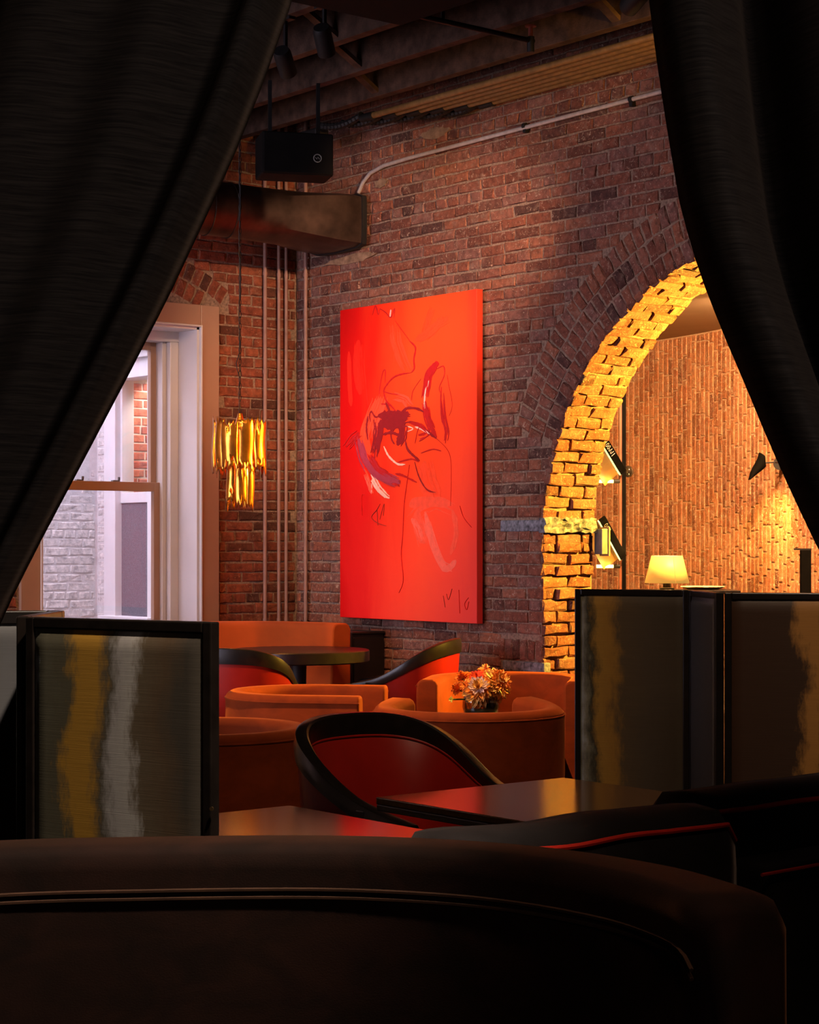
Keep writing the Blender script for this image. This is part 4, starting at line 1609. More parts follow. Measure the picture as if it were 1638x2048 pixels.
M_STEMS = plain('green stem', (.10, .13, .02), .5)
pO = petal_mat('peach petals', (.92, .28, .03), (.95, .42, .08))
pY = petal_mat('cream yellow petals', (.94, .46, .08), (.96, .60, .18))
pR = petal_mat('coral red petals', (.85, .045, .012), (.90, .11, .02))
pG = petal_mat('orange petals', (.90, .18, .008), (.93, .28, .02))
pP = petal_mat('pale pink petals', (.72, .44, .38), (.85, .60, .52))
rt, fw_, upv = cw(1, 0), cw(0, 1), Vector((0, 0, 1))


def off(x, d, z):
    return tuple(rt * x + fw_ * d + upv * z)


def dirn(x, d, z):
    return rt * x + fw_ * d + upv * z


flower('large peach dahlia on the right of the glass bowl', off(.07, -.03, .075), .085, [pO, pO, pY], 22, 7, .35, dirn(.45, -.7, .45), 1)
flower('large cream dahlia at the front centre of the glass bowl', off(-.015, -.07, .045), .085, [pP, pY, pY, pO], 22, 7, .35, dirn(-.1, -.8, .55), 2, .5)
flower('coral red zinnia at the top centre of the bowl', off(-.02, -.02, .095), .05, [pR], 16, 4, .35, dirn(-.1, -.7, .7), 3)
flower('round orange ranunculus at the upper left of the bowl', off(-.085, -.01, .095), .042, [pG], 12, 5, .6, dirn(-.3, -.5, .8), 4, -.3, .6)
flower('small orange ranunculus low on the left of the bowl', off(-.105, -.03, .045), .042, [pG], 12, 5, .6, dirn(-.7, -.5, .4), 5, -.3, .6)
flower('yellow orange zinnia at the very top of the bowl', off(.02, .03, .125), .045, [pY, pG], 14, 4, .4, dirn(.1, -.3, 1), 6)
flower('orange zinnia under the coral flower at the left', off(-.065, -.06, .06), .045, [pG, pO], 14, 4, .4, dirn(-.5, -.7, .4), 7)
flower('tiny yellow green bud reaching out on the left', off(-.135, -.04, .0), .020, [petal_mat('lime bud petals', (.62, .55, .06), (.75, .68, .12))], 7, 3, .6, dirn(-.8, -.4, .1), 8, -.3, .5)


def wood_chair(label, loc, rz):
    """barrel dining chair: black swooping rail and legs, red leather shell and seat; faces -Y."""
    t = thing('barrel_chair', label, 'chair', (loc.x, loc.y, 0), rz, 'black and red barrel chairs')
    A, B = .300, .255
    cur = []
    n = 41
    for i in range(n):
        a = math.radians(-90 + 180 * i / (n - 1))
        # squarish round back
        e = 0.82
        sx_, cx_ = math.sin(a), math.cos(a)
        cur.append((Vector((A * math.copysign(abs(sx_) ** e, sx_), B * abs(cx_) ** e, 0)),))
    arm = [Vector((-A + .012 * (k / 9) ** 2, -.36 * k / 9, 0)) for k in range(9, 0, -1)]
    pts = arm + [c[0] for c in cur] + [Vector((-p.x, p.y, 0)) for p in reversed(arm)]
    m = len(pts)
    nrm = []
    for i in range(m):
        tg = pts[min(i + 1, m - 1)] - pts[max(i - 1, 0)]
        tg.normalize()
        nrm.append(Vector((-tg.y, tg.x, 0)))

    def top(y):
        if y > -.14:
            u = min(1, (y + .14) / .395)
            s = u * u * (3 - 2 * u)
            return .655 + .215 * (.62 * u + .38 * s)
        u = (-.14 - y) / .22
        return .655 - .035 * min(1, u * 1.4)

    def band(y):
        return .050 + .035 * max(0, min(1, (y + .1) / .4))

    rings = []
    for i, (p, nn) in enumerate(zip(pts, nrm)):
        zt, b = top(p.y), band(p.y)
        lean = .022 * max(0, (zt - .655) / .215)
        en = 1.0
        if i == 0 or i == m - 1:
            en = .55
        if i == 1 or i == m - 2:
            en = .92
        zc = zt - b / 2
        hb = b / 2 * en
        q = p + nn * lean
        rings.append([q + nn * o + Vector((0, 0, z)) for o, z in ((.012, zc - hb), (.016, zc), (.010, zc + hb - .004), (.004, zc + hb), (-.024, zc + hb), (-.030, zc + hb - .006), (-.030, zc), (-.026, zc - hb))])
    MB().loft(rings).build('rail', M_BLACKWOOD, t, True, angle=35)
    # leather shell under the rail
    rings, pip = [], []
    for i, (p, nn) in enumerate(zip(pts, nrm)):
        if p.y < -.15:
            continue
        zt = top(p.y) - band(p.y) + .012
        lo = .50 - .07 * 0
        k = max(0, min(1, (p.y + .15) / .20))
        zb = zt - .02 + (.47 - (zt - .02)) * (k ** .8)
        lean_t = .022 * max(0, (top(p.y) - .655) / .215)
        qt, qb = p + nn * lean_t, p - nn * .02
        mid = (qt + qb) / 2
        zm = (zt + zb) / 2
        rings.append([qt + nn * .004 + Vector((0, 0, zt)), mid + nn * .014 + Vector((0, 0, zm)), qb + nn * .004 + Vector((0, 0, zb)),
                      qb - nn * .045 + Vector((0, 0, min(zb, .44))), mid - nn * (.030 + .03 * k) + Vector((0, 0, zm)), qt - nn * .022 + Vector((0, 0, zt))])
        pip.append(qt - nn * .026 + Vector((0, 0, zt - .004)))
    MB().loft(rings).build('leather_shell', M_LEATHER, t, True, angle=50)
    MB().tube(pip, .004, 6).build('welt', M_LEATHER, t, True)
    # seat
    rr = []
    seat = [(x * .80, y_) for x, y_ in ((-.31, -.30), (.31, -.30), (.32, -.05), (.30, .10), (.22, .18), (0, .20), (-.22, .18), (-.30, .10), (-.32, -.05))]
    for s_c, z in ((.98, .375), (1, .39), (1, .43), (.95, .452), (.8, .46)):
        rr.append([(x * s_c, y_ * s_c, z) for x, y_ in seat])
    MB().loft(rr).build('seat', M_LEATHER, t, True, bevel=.01, angle=50)
    MB().loft([[(x * 1.0, y_ * 1.0, z) for x, y_ in seat] for z in (.335, .375)]).build('seat_frame', M_BLACKWOOD, t)

    def leg(p0, p1, w0, w1):
        r = []
        for p, w_ in ((p0, w0), (p1, w1)):
            r.append([Vector(p) + Vector((a * w_, b * w_, 0)) for a, b in ((-1, -1), (1, -1), (1, 1), (-1, 1))])
        MB().loft(r).build('leg', M_BLACKWOOD, t, bevel=.004)
    for sgn in (-1, 1):
        leg((sgn * .290, -.16, .635), (sgn * .26, -.24, 0), .024, .014)
        leg((sgn * .20, .17, .50), (sgn * .25, .30, 0), .022, .013)
    return t


wood_chair('black framed red leather barrel chair drawn up behind the square table', Vector((3.69, 4.60, 0)), 0.05)
wood_chair('black framed red leather barrel chair seen side on against the brick wall', cw(.0, 11.02), face(-1, .22))
wood_chair('black framed red leather barrel chair seen from behind at the round table', cw(-.915, 10.18), face(.22, 1))


def square_table(label, x0, x1, y0, y1):
    t = thing('square_table', label, 'table', ((x0 + x1) / 2, (y0 + y1) / 2, 0), 0, 'square cafe tables')
    a, b = (x1 - x0) / 2, (y1 - y0) / 2
    MB().box((-a, -b, .690), (a, b, .710)).build('table_top', M_TABLE, t, bevel=.003)
    MB().box((-a + .001, -b + .001, .672), (a - .001, b - .001, .690)).build('edge', M_BLACKWOOD, t, bevel=.003)
    MB().box((-.04, -.04, .03), (.04, .04, .672)).build('column', M_BLACKMETAL, t, bevel=.004)
    MB().box((-.25, -.25, 0), (.25, .25, .03)).build('base_plate', M_BLACKMETAL, t, bevel=.006)
    MB().box((-.22, -.03, .65), (.22, .03, .672)).box((-.03, -.22, .65), (.03, .22, .672)).build('spider', M_BLACKMETAL, t)
    for sx_ in (-1, 1):
        for sy_ in (-1, 1):
            MB().lathe([(0, 0), (.012, 0), (.012, -.006), (0, -.006)], 10, Matrix.Translation((sx_ * .22, sy_ * .22, .006))).build('glide', M_BLACKMETAL, t)
    return t


square_table('square brown table on the right catching the golden reflection', 3.25, 3.955, 3.49, 4.17)
square_table('square brown table on the left beside the gold and silver screen', 2.27, 2.97, 3.50, 4.18)

rc = cw(-.655, 11.35)
rt_ = thing('round_table', 'round black pedestal table in front of the orange banquette', 'table', (rc.x, rc.y, 0))
MB().lathe([(0, .785), (.415, .785), (.42, .78), (.42, .722), (.41, .715), (0, .715)], 56).build('table_top', M_BLACKWOOD, rt_, True)
MB().lathe([(0, .715), (.05, .715), (.04, .03), (0, .03)], 20).build('pedestal', M_BLACKMETAL, rt_, True)
MB().lathe([(0, .04), (.17, .028), (.185, 0), (0, 0)], 36).build('foot', M_BLACKMETAL, rt_, True)

# orange banquette wrapping the corner
bq = thing('banquette', 'orange velvet banquette curving round the corner under the window', 'sofa', (6.0, 10.2, 0))
plan = [Vector((x, 10.33, 0)) for x in (4.4, 4.8, 5.2, 5.6, 6.0, 6.3)]
rad_ = .80
for k in range(1, 13):
    a = math.radians(90 - 90 * k / 12)
    plan.append(Vector((6.36 + rad_ * math.cos(a), 10.33 - rad_ + rad_ * math.sin(a), 0)))
plan.append(Vector((7.16, 9.46, 0)))
org = Vector((6.0, 10.2, 0))


def sweep_back(plan, sec):
    rr = []
    m = len(plan)
    for i, p in enumerate(plan):
        tg = (plan[min(i + 1, m - 1)] - plan[max(i - 1, 0)]).normalized()
        nn = Vector((-tg.y, tg.x, 0))
        rr.append([p - org + nn * o + Vector((0, 0, z)) for o, z in sec])
    return rr


MB().loft(sweep_back(plan, [(0.02, .1), (.02, .88), (.01, .908), (-.015, .92), (-.085, .92), (-.11, .908), (-.12, .88), (-.14, .40), (-.14, .1)])).build('back', M_VELVETO, bq, True, bevel=.012, seg=3, angle=50)
MB().loft(sweep_back(plan, [(-.14, .14), (-.14, .44), (-.42, .45), (-.46, .43), (-.46, .14)])).build('seat', M_VELVETO, bq, True, angle=40)
MB().loft(sweep_back(plan, [(-.14, .0), (-.14, .14), (-.42, .14), (-.42, 0)])).build('plinth', M_BLACKWOOD, bq)

# black cabinet in the corner
kb = thing('side_cabinet', 'low black cabinet squeezed between banquette and brick wall', 'cabinet', (7.435, 9.90, 0))
MB().box((-.125, -.28, .05), (.125, .30, .84)).build('body', M_BLACKWOOD, kb, bevel=.004)
MB().box((-.13, -.29, .84), (.13, .305, .855)).build('cabinet_top', M_BLACKWOOD, kb, bevel=.003)
MB().box((-.10, -.26, 0), (.10, .28, .05)).build('plinth', M_BLACKMETAL, kb)
MB().box((-.118, -.292, .07), (.118, -.28, .82)).build('door', M_BLACKWOOD, kb, bevel=.003)


# folding screens
def screen_panel(root, a, b, z0, z1, silk, stile=.035, thick=.026, name='panel'):
    a, b = Vector((a.x, a.y, 0)), Vector((b.x, b.y, 0))
    w_ = (b - a).length
    ex = (b - a).normalized()
    M = Matrix.Translation(a - root.location) @ Matrix.Rotation(math.atan2(ex.y, ex.x), 4, 'Z')
    fr = MB()
    t2 = thick / 2
    fr.box((0, -t2, z0), (stile, t2, z1)).box((w_ - stile, -t2, z0), (w_, t2, z1))
    fr.box((stile, -t2, z1 - stile), (w_ - stile, t2, z1)).box((stile, -t2, z0), (w_ - stile, t2, z0 + stile))
    o = fr.build('frame', M_BLACKWOOD, root, bevel=.003)
    o.matrix_local = M
    # padded silk inset, slightly cushioned
    nx_, nz2 = 24, 60
    vs, fs = [], []
    iw, ih = w_ - 2 * stile, z1 - z0 - 2 * stile
    for sgn in (-1, 1):
        for i in range(nx_ + 1):
            for j in range(nz2 + 1):
                u, v = i / nx_, j / nz2
                bulge = .005 + .007 * (min(1, 26 * u * (1 - u)) * min(1, 60 * v * (1 - v)))
                vs.append((stile + iw * u, sgn * (.002 + bulge), z0 + stile + ih * v))
    k0 = (nx_ + 1) * (nz2 + 1)
    for s_ in (0, 1):
        for i in range(nx_):
            for j in range(nz2):
                q = s_ * k0 + i * (nz2 + 1) + j
                fs.append((q, q + nz2 + 1, q + nz2 + 2, q + 1))
    p = MB().add(vs, fs).build('silk_panel', silk, o, True)
    return o


SILK_A = silk_mat('painted silk gold and silver', .43, [(0, (.30, .33, .36)), (.04, (.10, .095, .07)), (.20, (.085, .075, .05)), (.27, (.36, .19, .03)), (.38, (.36, .19, .03)),
                                                        (.46, (.09, .075, .055)), (.54, (.34, .32, .32)), (.62, (.38, .36, .35)), (.69, (.12, .09, .06)), (.84, (.10, .065, .04)), (1, (.06, .05, .04))], 2.3)
SILK_B = silk_mat('painted silk umber', .36, [(0, (.36, .38, .36)), (.10, (.20, .18, .12)), (.18, (.04, .035, .02)), (.26, (.34, .18, .03)), (.36, (.30, .15, .025)), (.46, (.09, .06, .03)), (.7, (.07, .05, .03)), (1, (.05, .035, .02))], 5.1)
SILK_C = silk_mat('painted silk slate', .33, [(0, (.07, .07, .075)), (.5, (.09, .09, .095)), (1, (.10, .10, .11))], 1.1)
SILK_D = silk_mat('painted silk bronze', .5, [(0, (.05, .022, .012)), (.42, (.05, .025, .014)), (.5, (.42, .20, .05)), (.58, (.42, .20, .05)), (.66, (.05, .025, .014)), (1, (.04, .02, .01))], 3.3)
ZS = 1.255
s1 = thing('folding_screen', 'left folding screen with gold and silver painted silk panels', 'screen', cw(-.6, 3.9), 0, 'folding screens')
pA0, pA1 = cw(-.768, 3.905), cw(-.366, 3.640)
screen_panel(s1, pA0, pA1, .02, ZS, SILK_A, .022)
screen_panel(s1, cw(-.775, 4.27), cw(-.787, 3.925), .02, ZS, SILK_C, .030)
screen_panel(s1, cw(-1.26, 4.16), cw(-.775, 4.29), .02, ZS, SILK_C, .030)
for z in (.4, .84, .905):
    p = pA1 - s1.location
    MB().lathe([(0, .003), (.004, .003), (.004, 0), (0, 0)], 10, Matrix.Translation((p.x, p.y, z)) @ frame((0, 0, 1), cw(-.3, -1), (0, 0, 0)) @ Matrix.Rotation(PI / 2, 4, 'X') @ Matrix.Translation((0, 0, .017))).build('hinge_pin', M_BRASSPIN, s1)
s2 = thing('folding_screen', 'right folding screen with dark umber silk panels before the arch', 'screen', cw(.9, 6.2), 0, 'folding screens')
screen_panel(s2, cw(.548, 6.37), cw(.905, 6.235), .02, ZS, SILK_B, .020)
screen_panel(s2, cw(.912, 6.225), cw(.950, 5.905), .02, ZS, SILK_C, .020)
screen_panel(s2, cw(.962, 5.895), cw(1.42, 5.80), .02, ZS, SILK_D, .022)

# dark sofa with red piping in the foreground right
so = thing('dark_sofa', 'charcoal sofa with scarlet piping seen from behind, lower right', 'sofa', (3.0, 2.9, 0))


def cushion(root, x0, x1, y0, y1, z0, z1, mat, seed, sag=.012):
    """soft back cushion with wavy top and piping round the rear top edge."""
    rr = random.Random(seed)
    rings = []
    nseg = 22
    for i in range(nseg + 1):
        u = i / nseg
        x = x0 + (x1 - x0) * u
        e = min(1, (1 - abs(2 * u - 1)) * 9)
        e = math.sqrt(max(.0, 1 - (1 - e) ** 2)) * .12 + .88
        zt = z1 - (1 - e) * .35 * 1.0 + sag * (noise.noise(Vector((u * 4 + seed, 0, 0))))
        yc_, hy = (y0 + y1) / 2, (y1 - y0) / 2 * e
        sec = [(-1, 0), (-1.02, .75), (-.96, .95), (-.70, 1.03), (0, 1.05), (.70, 1.03), (.96, .95), (1.02, .75), (1, 0)]
        rings.append([(x - root.location.x, yc_ + a * hy - root.location.y, z0 + (zt - z0) * b) for a, b in sec])
    c = MB().loft(rings).build('back_cushion', mat, root, True, angle=70)
    MB().tube([r[2] for r in rings], .006, 8).build('piping', M_PIPING, c, True)
    return c


cushion(so, 2.36, 3.16, 2.78, 2.98, .45, .822, M_CHARCOAL, 3)
cushion(so, 3.20, 4.15, 2.92, 3.12, .45, .822, M_CHARCOAL, 6)
MB().box((-.70, .16, .12), (1.2, .50, .44)).build('seat', M_CHARCOAL, so, bevel=.03, seg=3)
MB().box((-.66, -.12, .12), (.18, .20, .45)).build('rear_base', M_CHARCOAL, so, bevel=.01)
ar_ = MB().box((.22, -.14, .1), (1.2, .02, .70)).build('rear_frame', M_CHARCOAL, so, bevel=.02, seg=3)
MB().tube([(.2, -.145, .690), (.6, -.15, .697), (1.2, -.145, .690)], .004, 6).build('piping', M_PIPING, ar_, True)
for sx_, sy_ in ((-.6, .0), (1.1, .0), (-.6, .42), (1.1, .42)):
    MB().lathe([(0, 0), (.018, 0), (.024, .12), (0, .12)], 12, Matrix.Translation((sx_, sy_, 0))).build('leg', M_BLACKWOOD, so)

# big curved sofa in the foreground
fs_ = thing('curved_sofa', 'dark brown velvet curved sofa back filling the foreground', 'sofa', cw(-.15, 2.7))
prof = [(-1.62, 2.38), (-1.50, 2.62), (-1.25, 2.92), (-.98, 3.10), (-.685, 3.23), (-.44, 3.27), (-.152, 3.285), (.068, 3.235), (.229, 3.14), (.362, 2.995), (.430, 2.86), (.468, 2.72)]
ctrl = [cw(a, b) for a, b in prof]
pl_ = []
ext = [ctrl[0] * 2 - ctrl[1]] + ctrl + [ctrl[-1] * 2 - ctrl[-2]]
for i in range(1, len(ext) - 2):
    p0, p1, p2, p3 = ext[i - 1:i + 3]
    for k in range(6):
        t = k / 6
        pl_.append(0.5 * ((2 * p1) + (-p0 + p2) * t + (2 * p0 - 5 * p1 + 4 * p2 - p3) * t * t + (-p0 + 3 * p1 - 3 * p2 + p3) * t ** 3))
pl_.append(ctrl[-1])
org = fs_.location.copy()
m = len(pl_)
rings, seam1, seam2 = [], [], []
for i, p in enumerate(pl_):
    tg = (pl_[min(i + 1, m - 1)] - pl_[max(i - 1, 0)]).normalized()
    nn = Vector((tg.y, -tg.x, 0))      # towards the camera side
    if nn.dot(-p) < 0:
        nn = -nn
    e = min(i, m - 1 - i)
    zt = .90 - (.022 if e == 0 else .008 if e == 1 else .002 if e == 2 else 0)
    sh = (.75 if e == 0 else .93 if e == 1 else 1)
    sec = [(.075, .12), (.075, zt - .04), (.071, zt - .016), (.060, zt - .004), (.04, zt), (-.04, zt), (-.07, zt - .01), (-.085, zt - .04), (-.09, .12)]
    rings.append([p - org + nn * o * sh + Vector((0, 0, z)) for o, z in sec])
    seam1.append(p - org + nn * .076 + Vector((0, 0, zt - .073)))
    seam2.append(p - org + nn * .076 + Vector((0, 0, zt - .086)))
M_SEAM = plain('brown seam welt', (.045, .020, .011), .8, 0, .2)
bk_ = MB().loft(rings).build('back', M_VELVETB, fs_, True, angle=60)
MB().tube(seam1, .0035, 6).build('seam', M_SEAM, bk_, True)
MB().tube(seam2, .0035, 6).build('seam', M_SEAM, bk_, True)
rr = []
for i, p in enumerate(pl_[6:-4]):
    q = p - org
    c0 = cw(-.5, 2.2) - org
    di = (c0 - q).normalized()
    rr.append([q + di * .09 + Vector((0, 0, .14)), q + di * .09 + Vector((0, 0, .42)), q + di * .52 + Vector((0, 0, .43)), q + di * .55 + Vector((0, 0, .41)), q + di * .55 + Vector((0, 0, .14))])
MB().loft(rr).build('seat', M_VELVETB, fs_, True, angle=40)
MB().loft([[r[0] - Vector((0, 0, .14)), r[0], r[4], r[4] - Vector((0, 0, .14))] for r in rr]).build('plinth', M_BLACKWOOD, fs_)


# ------------------------------------------------------------------ curtains
def curtain(label, edge, side, far_x, d0, folds, seed):
    """drape pulled aside: fabric hangs from a rail, is gathered low at the side, then falls to the floor."""
    t = thing('drape', label, 'curtain', cw(far_x, d0), 0, 'heavy drapes framing the view')
    rows, colsn = 90, 96
    ztop = 3.0
    vs, fs = [], []
    rr = random.Random(seed)
    ztie = .95
    for j in range(rows + 1):
        v = j / rows
        z = ztop * (1 - v) + .01 * v
        py = 1090 - (z - H) * F / d0
        if z > H + 1090 * d0 / F:
            # above the frame: carry on with the slope at the top
            y0_, y1_ = 0, 150
            x0_, x1_ = edge_interp(edge, 0), edge_interp(edge, 150)
            ex_ = x0_ + (x1_ - x0_) / 150 * py * .75
        else:
            ex_ = edge_interp(edge, py)
        xe = (ex_ - 819) * d0 / F
        if z < ztie:
            k = (ztie - z) / ztie
            xt = (edge_interp(edge, 1090 - (ztie - H) * F / d0) - 819) * d0 / F
            xe = xt - side * 0.10 * math.sin(k * PI / 2)
        gather = math.exp(-((z - ztie) / .42) ** 2)
        for i in range(colsn + 1):
            u = i / colsn
            x = xe + (far_x - xe) * u
            dep = 0
            for (pos, wd_, amp) in folds:
                dep += amp * math.exp(-((u - pos) / wd_) ** 2)
            dep *= (1 - .25 * gather)
            dep += .006 * math.sin(u * 40 + 3 * z) * (.4 + gather) + .008 * math.sin(u * 17 + z * 1.3)
            # rolled leading edge
            roll = .045 * math.exp(-(u / .012) ** 2)
            p = cw(x, d0 - dep + roll)
            vs.append((p.x - t.location.x, p.y - t.location.y, z))
    for j in range(rows):
        for i in range(colsn):
            a = j * (colsn + 1) + i
            fs.append((a, a + 1, a + colsn + 2, a + colsn + 1))
    o = MB().add(vs, fs).build('fabric', M_CURTAIN, t, True, angle=180)
    sm = o.modifiers.new('solid', 'SOLIDIFY')
    sm.thickness = .006
    pth = [cw(far_x * .2, d0) - t.location, cw(far_x * 1.08, d0) - t.location]
    pth = [Vector((p.x, p.y, ztop + .03)) for p in pth]
    MB().tube(pth, .014, 10).build('rail', M_BLACKMETAL, t, True)
    return t


# left: double roll at the leading edge, a broad belly, a deep valley, another belly
curtain('heavy charcoal drape pulled aside on the left', L_EDGE, -1, -1.05, 2.25,
        [(.035, .020, .055), (.15, .06, .075), (.30, .08, .065), (.47, .07, -.14), (.66, .09, .08), (.88, .06, -.10)], 1)
curtain('heavy charcoal drape pulled aside on the right', R_EDGE, 1, 1.0, 2.25,
        [(.06, .05, .06), (.19, .035, -.13), (.33, .07, .10), (.47, .018, -.06), (.56, .05, .08), (.68, .03, -.12), (.82, .06, .08)], 2)

# ------------------------------------------------------------------ beyond the arch
# black steel post, with the timber strip beside it
q = P(1247.5, 1000, 13.2)
po = thing('steel_post', 'slim black steel post standing inside the arch', 'post', (q.x, q.y, 0), -TH)
MB().box((-.014, -.014, 0), (.014, .014, ZB)).build('post', M_MATTE, po, bevel=.002)
MB().box((-.032, -.012, 0), (-.014, .012, ZB)).build('timber_strip', plain('brown timber strip', (.16, .05, .02), .5), po)
MB().box((-.06, -.06, 0), (.06, .06, .012)).build('foot_plate', M_BLACKMETAL, po)


def slanted_shelf(label, pxa, pya, pxb, pyb, letters, grp):
    """slanted black light bar with pale green strip, lit board behind it and a warm tube at its foot."""
    A_, B_ = P(pxa, pya, 12.75), P(pxb, pyb, 13.15)
    t = thing('slanted_light_bar', label, 'light bar', B_, 0, grp)
    d = (A_ - B_)
    L = d.length + .12
    ex = d.normalized()
    n = -(cw(0, 1))
    n = (n - ex * n.dot(ex)).normalized()
    M = frame(ex, n, (0, 0, 0))
    h = .050
    sgn = 1 if (M @ Vector((0, 0, 1)) - M @ Vector((0, 0, 0))).z > 0 else -1
    zs = sorted((0, sgn * h))
    MB().box((0, -.012, zs[0]), (L, .012, zs[1]), M).build('bar', M_MATTE, t, bevel=.002)
    zs = sorted((0, -sgn * .008))
    MB().box((0, -.010, zs[0]), (L, .010, zs[1]), M).build('led_strip', M_LEDGREEN, t)
    # board lying behind, lit from below
    zs = sorted((-sgn * .012, -sgn * .13))
    MB().box((.0, .010, zs[0]), (L, .022, zs[1]), M).build('board', M_SHELFWOOD, t)
    if letters:
        m = MB()
        for k, chh in enumerate(letters):
            x = L - .075 - k * .040
            zc = sgn * h * .5
            if chh == 'O':
                m.tube([(x + .012 * math.cos(2 * PI * a / 16), -.0135, zc + .014 * math.sin(2 * PI * a / 16)) for a in range(16)], .0022, 5, True, M)
            elif chh == 'I':
                m.tube([(x, -.0135, zc - .015), (x, -.0135, zc + .015)], .0022, 5, False, M)
            else:
                m.tube([(x - .008, -.0135, zc - .015), (x - .008, -.0135, zc + .012), (x + .008, -.0135, zc + .012), (x + .008, -.0135, zc)], .0022, 5, False, M)
        m.build('lettering', M_CHARS, t)
    e = cw(1, 0)
    c0 = Vector((0, 0, 0)) - e * .045 + Vector((0, 0, -.05))
    MB().tube([c0, c0 - e * .115], .011, 10).build('lamp_tube', M_LEDWARM, t, True)
    MB().tube([c0 + e * .045, c0], .013, 10).build('lamp_socket', M_BLACKMETAL, t, True)
    lp = light('POINT', 'tube_light', (0, 0, 0), AMBER, 2.2, None, .03)
    lp.parent = t
    lp.location = c0 - e * .05 - cw(0, .05) + Vector((0, 0, -.03))
    return t


slanted_shelf('upper slanted black light bar with white outline lettering beside the post', 1207, 893, 1240, 948, 'IOOP I', 'slanted light bars inside the arch')
slanted_shelf('lower slanted black light bar beside the post', 1207, 1058, 1240, 1118, 'OOO', 'slanted light bars inside the arch')
gl = thing('glass_globe', 'small dark glass globe lamp next to the black post', 'lamp', P(1256, 943, 13.6))
MB().lathe([(.0, -.042), (.024, -.036), (.04, -.014), (.04, .012), (.026, .034), (0, .042)], 20).build('globe', plain('smoked glass', (.02, .015, .01), .08, 0, .8), gl, True)
v = cw(-1, 0)
MB().tube([(0, 0, 0), v * .09], .006, 6).build('arm', M_BLACKMETAL, gl, True)
lp = light('SPOT', 'globe_light', (0, 0, 0), AMBER, 150, None, .02, 50, .3)
lp.parent = gl
lp.location = cw(.0, .06) + Vector((0, 0, -.05))
lp.rotation_euler = (cw(.02, 1) + Vector((0, 0, -.16))).to_track_quat('-Z', 'Y').to_euler()
jb = thing('junction_box', 'small grey junction box fixed to the arch jamb', 'box', (7.985, JY1 - .03, 1.42))
MB().box((0, -.035, -.075), (.05, .03, .075)).build('box', M_GREYBOX, jb, bevel=.004)
MB().box((.05, -.042, -.085), (.062, .036, .085)).build('cover', plain('pale box cover', (.40, .24, .14), .5), jb, bevel=.002)

# table lamp
tl_p = P(1334, 1178, 12.95)
cb = thing('console', 'dark bar height console carrying the table lamp', 'table', (tl_p.x, tl_p.y, 0), -TH)
MB().box((-.20, -.20, 1.075), (.46, .25, 1.10)).build('console_top', M_BLACKWOOD, cb, bevel=.004)
MB().box((-.17, -.17, .05), (.30, .22, 1.075)).build('body', M_BLACKWOOD, cb, bevel=.004)
MB().box((-.15, -.15, 0), (.28, .20, .05)).build('plinth', M_BLACKMETAL, cb)
tl = thing('table_lamp', 'table lamp with glowing cream drum shade beyond the arch', 'lamp', (tl_p.x, tl_p.y, 1.10))
rings = []
ZL0, ZL1 = .046, .228
sq_ = []
for (hw, z) in ((.150, ZL0), (.104, ZL1)):
    rr_ = []
    for k in range(40):
        a = 2 * PI * k / 40
        rr_.append((hw * math.cos(a), hw * math.sin(a), z))
    rings.append(rr_)
o = MB().loft(rings, True, False).build('lamp_shade', M_SHADE, tl, True)
o.modifiers.new('solid', 'SOLIDIFY').thickness = .003
MB().lathe([(0, 0), (.05, 0), (.05, .012), (.028, .016), (.028, .055), (.014, .06), (.014, .12), (0, .12)], 20).build('lamp_base', M_BLACKWOOD, tl, True)
for a in (.3, 2.2, 4.3):
    MB().tube([(.148 * math.cos(a), .148 * math.sin(a), ZL0 + .002), (.103 * math.cos(a), .103 * math.sin(a), ZL1)], .0018, 5).build('shade_rib', plain('shade rib', (.4, .22, .06), .6), tl)
MB().lathe([(0, .17), (.016, .165), (.02, .14), (.01, .12), (0, .12)], 12).build('bulb', M_BULB, tl, True)
lp = light('POINT', 'lamp_light', (0, 0, 0), (1, .60, .20), 40, None, .03)
lp.parent = tl
lp.location = (0, 0, .24)
dish = tag(MB().lathe([(0, 0), (.10, .0), (.15, .018), (.148, .022), (.10, .006), (0, .006)], 32).build('shallow_dish', plain('cream ceramic', (.7, .5, .25), .4), None, True), 'shallow cream dish lying beside the table lamp', 'dish')
dd_ = P(1406, 1172, 13.05)
dish.location = (dd_.x, dd_.y, 1.10)

# black wall sconce on the curved wall
ws = P(1515, 935, 14.75)
sc_ = thing('wall_sconce', 'black metal shell shaped wall sconce on the curved brick wall', 'lamp', ws)
e, fwd = cw(1, 0), cw(0, 1)
rings = []
prof = [(0.052, .105, .020), (.058, .085, .032), (.045, .045, .045), (.02, .0, .055), (-.015, -.04, .058), (-.05, -.105, .012)]
outl = [((1518 - 1515, 905), (1530 - 1515, 914)), ((1515 - 1515, 916), (1531 - 1515, 924)), ((1510 - 1515, 926), (1532 - 1515, 933)), ((1504 - 1515, 936), (1525 - 1515, 940)), ((1500 - 1515, 946), (1512 - 1515, 950)), ((1497.5 - 1515, 960), (1500 - 1515, 959.5))]
k_ = 14.75 / F
for (l, r) in outl:
    cx_ = (l[0] + r[0]) / 2 * k_
    hw = abs(r[0] - l[0]) / 2 * k_
    cz_ = (935 - (l[1] + r[1]) / 2) * k_
    sl = (l[1] - r[1]) / 2 * k_
    ring = []
    for q_ in range(14):
        a = 2 * PI * q_ / 14
        ring.append(e * (cx_ + hw * math.cos(a)) + fwd * (.055 * math.sin(a)) + Vector((0, 0, cz_ + sl * math.cos(a))))
    rings.append(ring)
MB().loft(rings).build('shade', M_MATTE, sc_, True, angle=60)
